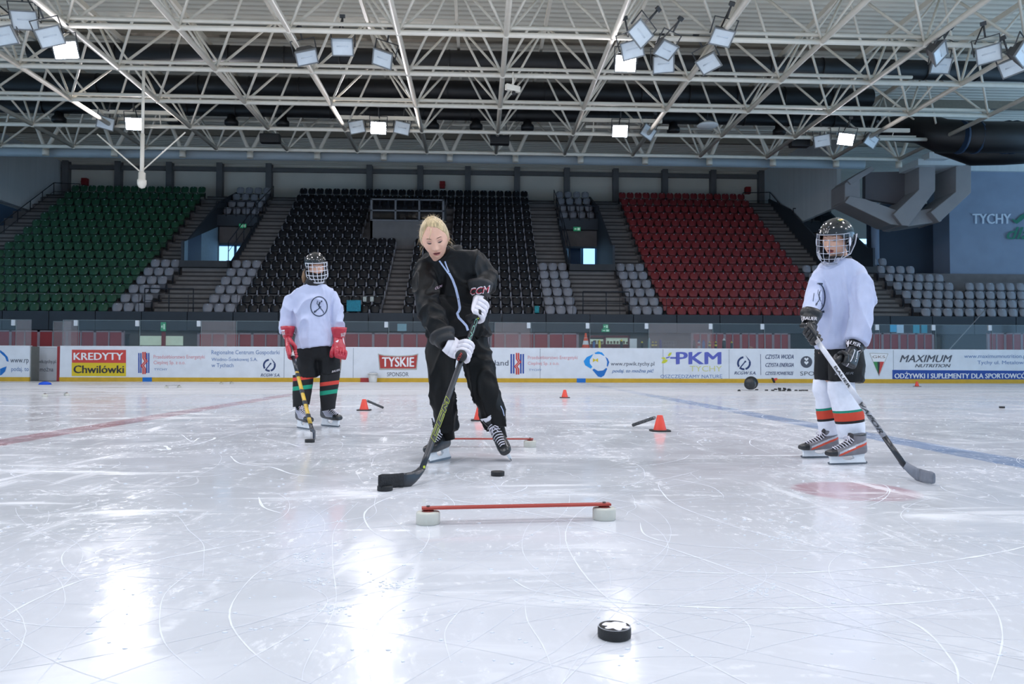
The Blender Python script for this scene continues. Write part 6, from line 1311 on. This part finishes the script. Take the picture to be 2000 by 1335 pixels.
# buckets
def bucket(M,r0,r1,h,rgb,label,base):
    T=Thing('bucket',label,'bucket',base); m=mat('bucket_%d'%rgb[0],rgb,.35,.1,6)
    mb=MB(); mb.lathe([(.001,0),(r0*.96,0),(r0,.01),(r1,h),(r1-.006,h),(r0-.006,.012),(.001,.012)],28,M=M); T.part('body',mb,m,fix=False)
    mb=MB(); mb.lathe([(r1,h-.05),(r1+.012,h-.05),(r1+.014,h-.01),(r1+.006,h),(r1,h)],28,M=M,caps=False); T.part('rim',mb,m)
    mb=MB(); mb.tube([M@V((r1*math.cos(a),r1*math.sin(a)*.9,h-.03+.06*math.sin(a))) for a in[math.pi*k/12 for k in range(13)]],.004,5); T.part('handle',mb,m_grey)
g=gnd(1457,762); R0=.125
Mb=Matrix.Translation((g.x+.05,g.y-.1,.148))@Matrix.Rotation(math.radians(-28),4,'Z')@Matrix.Rotation(math.radians(-84),4,'X')@Matrix.Rotation(0.5,4,'Z')
bucket(Mb,.128,.148,.30,(38,42,46),'black bucket tipped over on the ice, bottom towards us',(g.x,g.y,0))
g=gnd(729,746); bucket(Matrix.Translation((g.x,YB-.22,0)),.13,.155,.30,(216,216,212),'whitish bucket standing against the boards below the beer advert',(g.x,YB-.22,0))
# mini cones
m_cone=mat('cone_red',(224,70,52),.45,.06,10); m_cbase=mat('cone_base',(30,30,32),.6)
def cone(px,py,label,hpx=None,rot=None,loc=None):
    g=V(loc) if loc else gnd(px,py); T=Thing('training_cone',label,'cone',g,'orange training cones'); M=Matrix.Translation(g)@(rot or Matrix())
    h=.148; mb=MB(); mb.lathe([(.061,.012),(.056,.03),(.027,h-.006),(.024,h),(.017,h),(.017,h-.01),(.045,.012)],24,M=M,caps=False); T.part('cone_body',mb,m_cone,fix=False)
    mb=MB(); pts=[]
    for j in range(32):
        a=2*math.pi*j/32; e=(abs(math.cos(a))**6+abs(math.sin(a))**6)**(1/6); pts.append((.092*math.cos(a)/e,.092*math.sin(a)/e))
    mb.prism(pts,0,.013,ax=2,M=M); T.part('base_plate',mb,m_cbase,bev=.003); return g
def rod(p,q,label,n=15):
    p,q=V(p),V(q); T=Thing('striped_rod',label,'rod',p,'striped rods leaning on cones'); mb=MB(); mb.cyl(p,q,.014,10); T.part('shaft',mb,mat('rod_grey',(120,126,130),.5)); mb=MB()
    for i in range(n): a=p.lerp(q,(i+.1)/n); b=p.lerp(q,(i+.6)/n); mb.cyl(a,b,.0165,10)
    T.part('rings',mb,m_cbase)
g=cone(711,801,'orange cone with black base just right of the left player'); rod((g.x+.205,g.y+.35,.017),(g.x+.03,g.y+.06,.125),'black ringed rod leaning on the cone beside the left player')
cone(1103,776.5,'small far orange cone in front of the blue ring logo'); g=cone(1289,841.5,'nearest orange cone, right of the woman'); rod((g.x-.15,g.y+.5,.017),(g.x-.03,g.y+.08,.12),'black ringed rod leaning on the nearest orange cone')
cone(936,821,'orange cone half hidden behind the woman\'s leg'); cone(936,787,'black based cone mostly hidden behind the woman\'s knee'); cone(933,765.5,'far cone hidden behind the woman\'s leg'); cone(1791,754.5,'small far orange cone below the blue band')
cone(1525,748,'orange cone toppled against the boards above the pucks',rot=Matrix.Translation((0,0,.06))@Matrix.Rotation(1.15,4,'Y'),loc=(gnd(1525,749).x,25.2,0.035))
# hurdles: a slat on two pale pucks
m_slat=mat('slat_red',(168,60,48),.35,.1,20,stretch=(.3,6,6)); m_slatr=mat('slat_edge',(120,40,34),.5)
def hurdle(p,q,label,over=.0,r=.0465,h=.046,slat=.036,col=None,group='low training hurdles'):
    p,q=V(p),V(q); T=Thing('low_hurdle',label,'hurdle',(p+q)/2,group); d=(q-p).normalized(); n=V((-d.y,d.x,0))
    for c in(p,q):
        mb=MB(); mb.lathe([(.001,0),(r*.96,0),(r,.004),(r,h-.006),(r*.95,h),(r*.8,h+.002),(.001,h+.003)],32,M=Matrix.Translation(c)); T.part('puck_foot',mb,m_ring)
        mb=MB(); mb.lathe([(.001,h+.002),(r*.55,h+.002),(r*.45,h+.006),(.008,h+.007),(.008,h+.012),(.001,h+.012)],20,M=Matrix.Translation(c)); T.part('washer',mb,m_slatr)
        mb=MB(); mb.cyl(c+V((0,0,h+.012)),c+V((0,0,h+.024)),.007,10); T.part('bolt',mb,mat('bolt_dark',(70,50,50),.4))
    a=p-d*(.025+over); b=q+d*(.025+over); M=Matrix((( d.x,n.x,0,a.x),(d.y,n.y,0,a.y),(0,0,1,h+.010),(0,0,0,1))); Ln=(b-a).length
    mb=MB(); mb.b2((0,-slat/2,0),(Ln,slat/2,.009),0,M); T.part('slat',mb,col or m_slat,bev=.0015)
hurdle(gnd(836,1022),gnd(1180,1013.5),'red slat on two pale pucks, nearest low hurdle'); hurdle(gnd(851,872),gnd(1035,872.5),'thin red slat on pale pucks behind the woman\'s skates')
for a,b,l in(((88,774.5),(130,772.5),'nearest of the three tiny hurdles at the far left'),((325,757.5),(350,756.5),'tiny far hurdle below the left striped logo'),((432,749.8),(452,749.2),'farthest tiny hurdle close to the boards')):
    hurdle(gnd(*a),gnd(*b),l,col=mat('slat_grey',(150,150,150),.5))
g=gnd(88,750.8); mb=MB(); mb.rings([[V((g.x+r*math.cos(a),g.y+r*.8*math.sin(a),z)) for a in[2*math.pi*j/14 for j in range(14)]] for r,z in((.17,0),(.15,.05),(.07,.085),(.01,.09))],0); solo('blue_cap',mb,mat('cap_blue',(30,90,220),.6),'small blue cap lying on the far ice below the gate','cap',base=g)
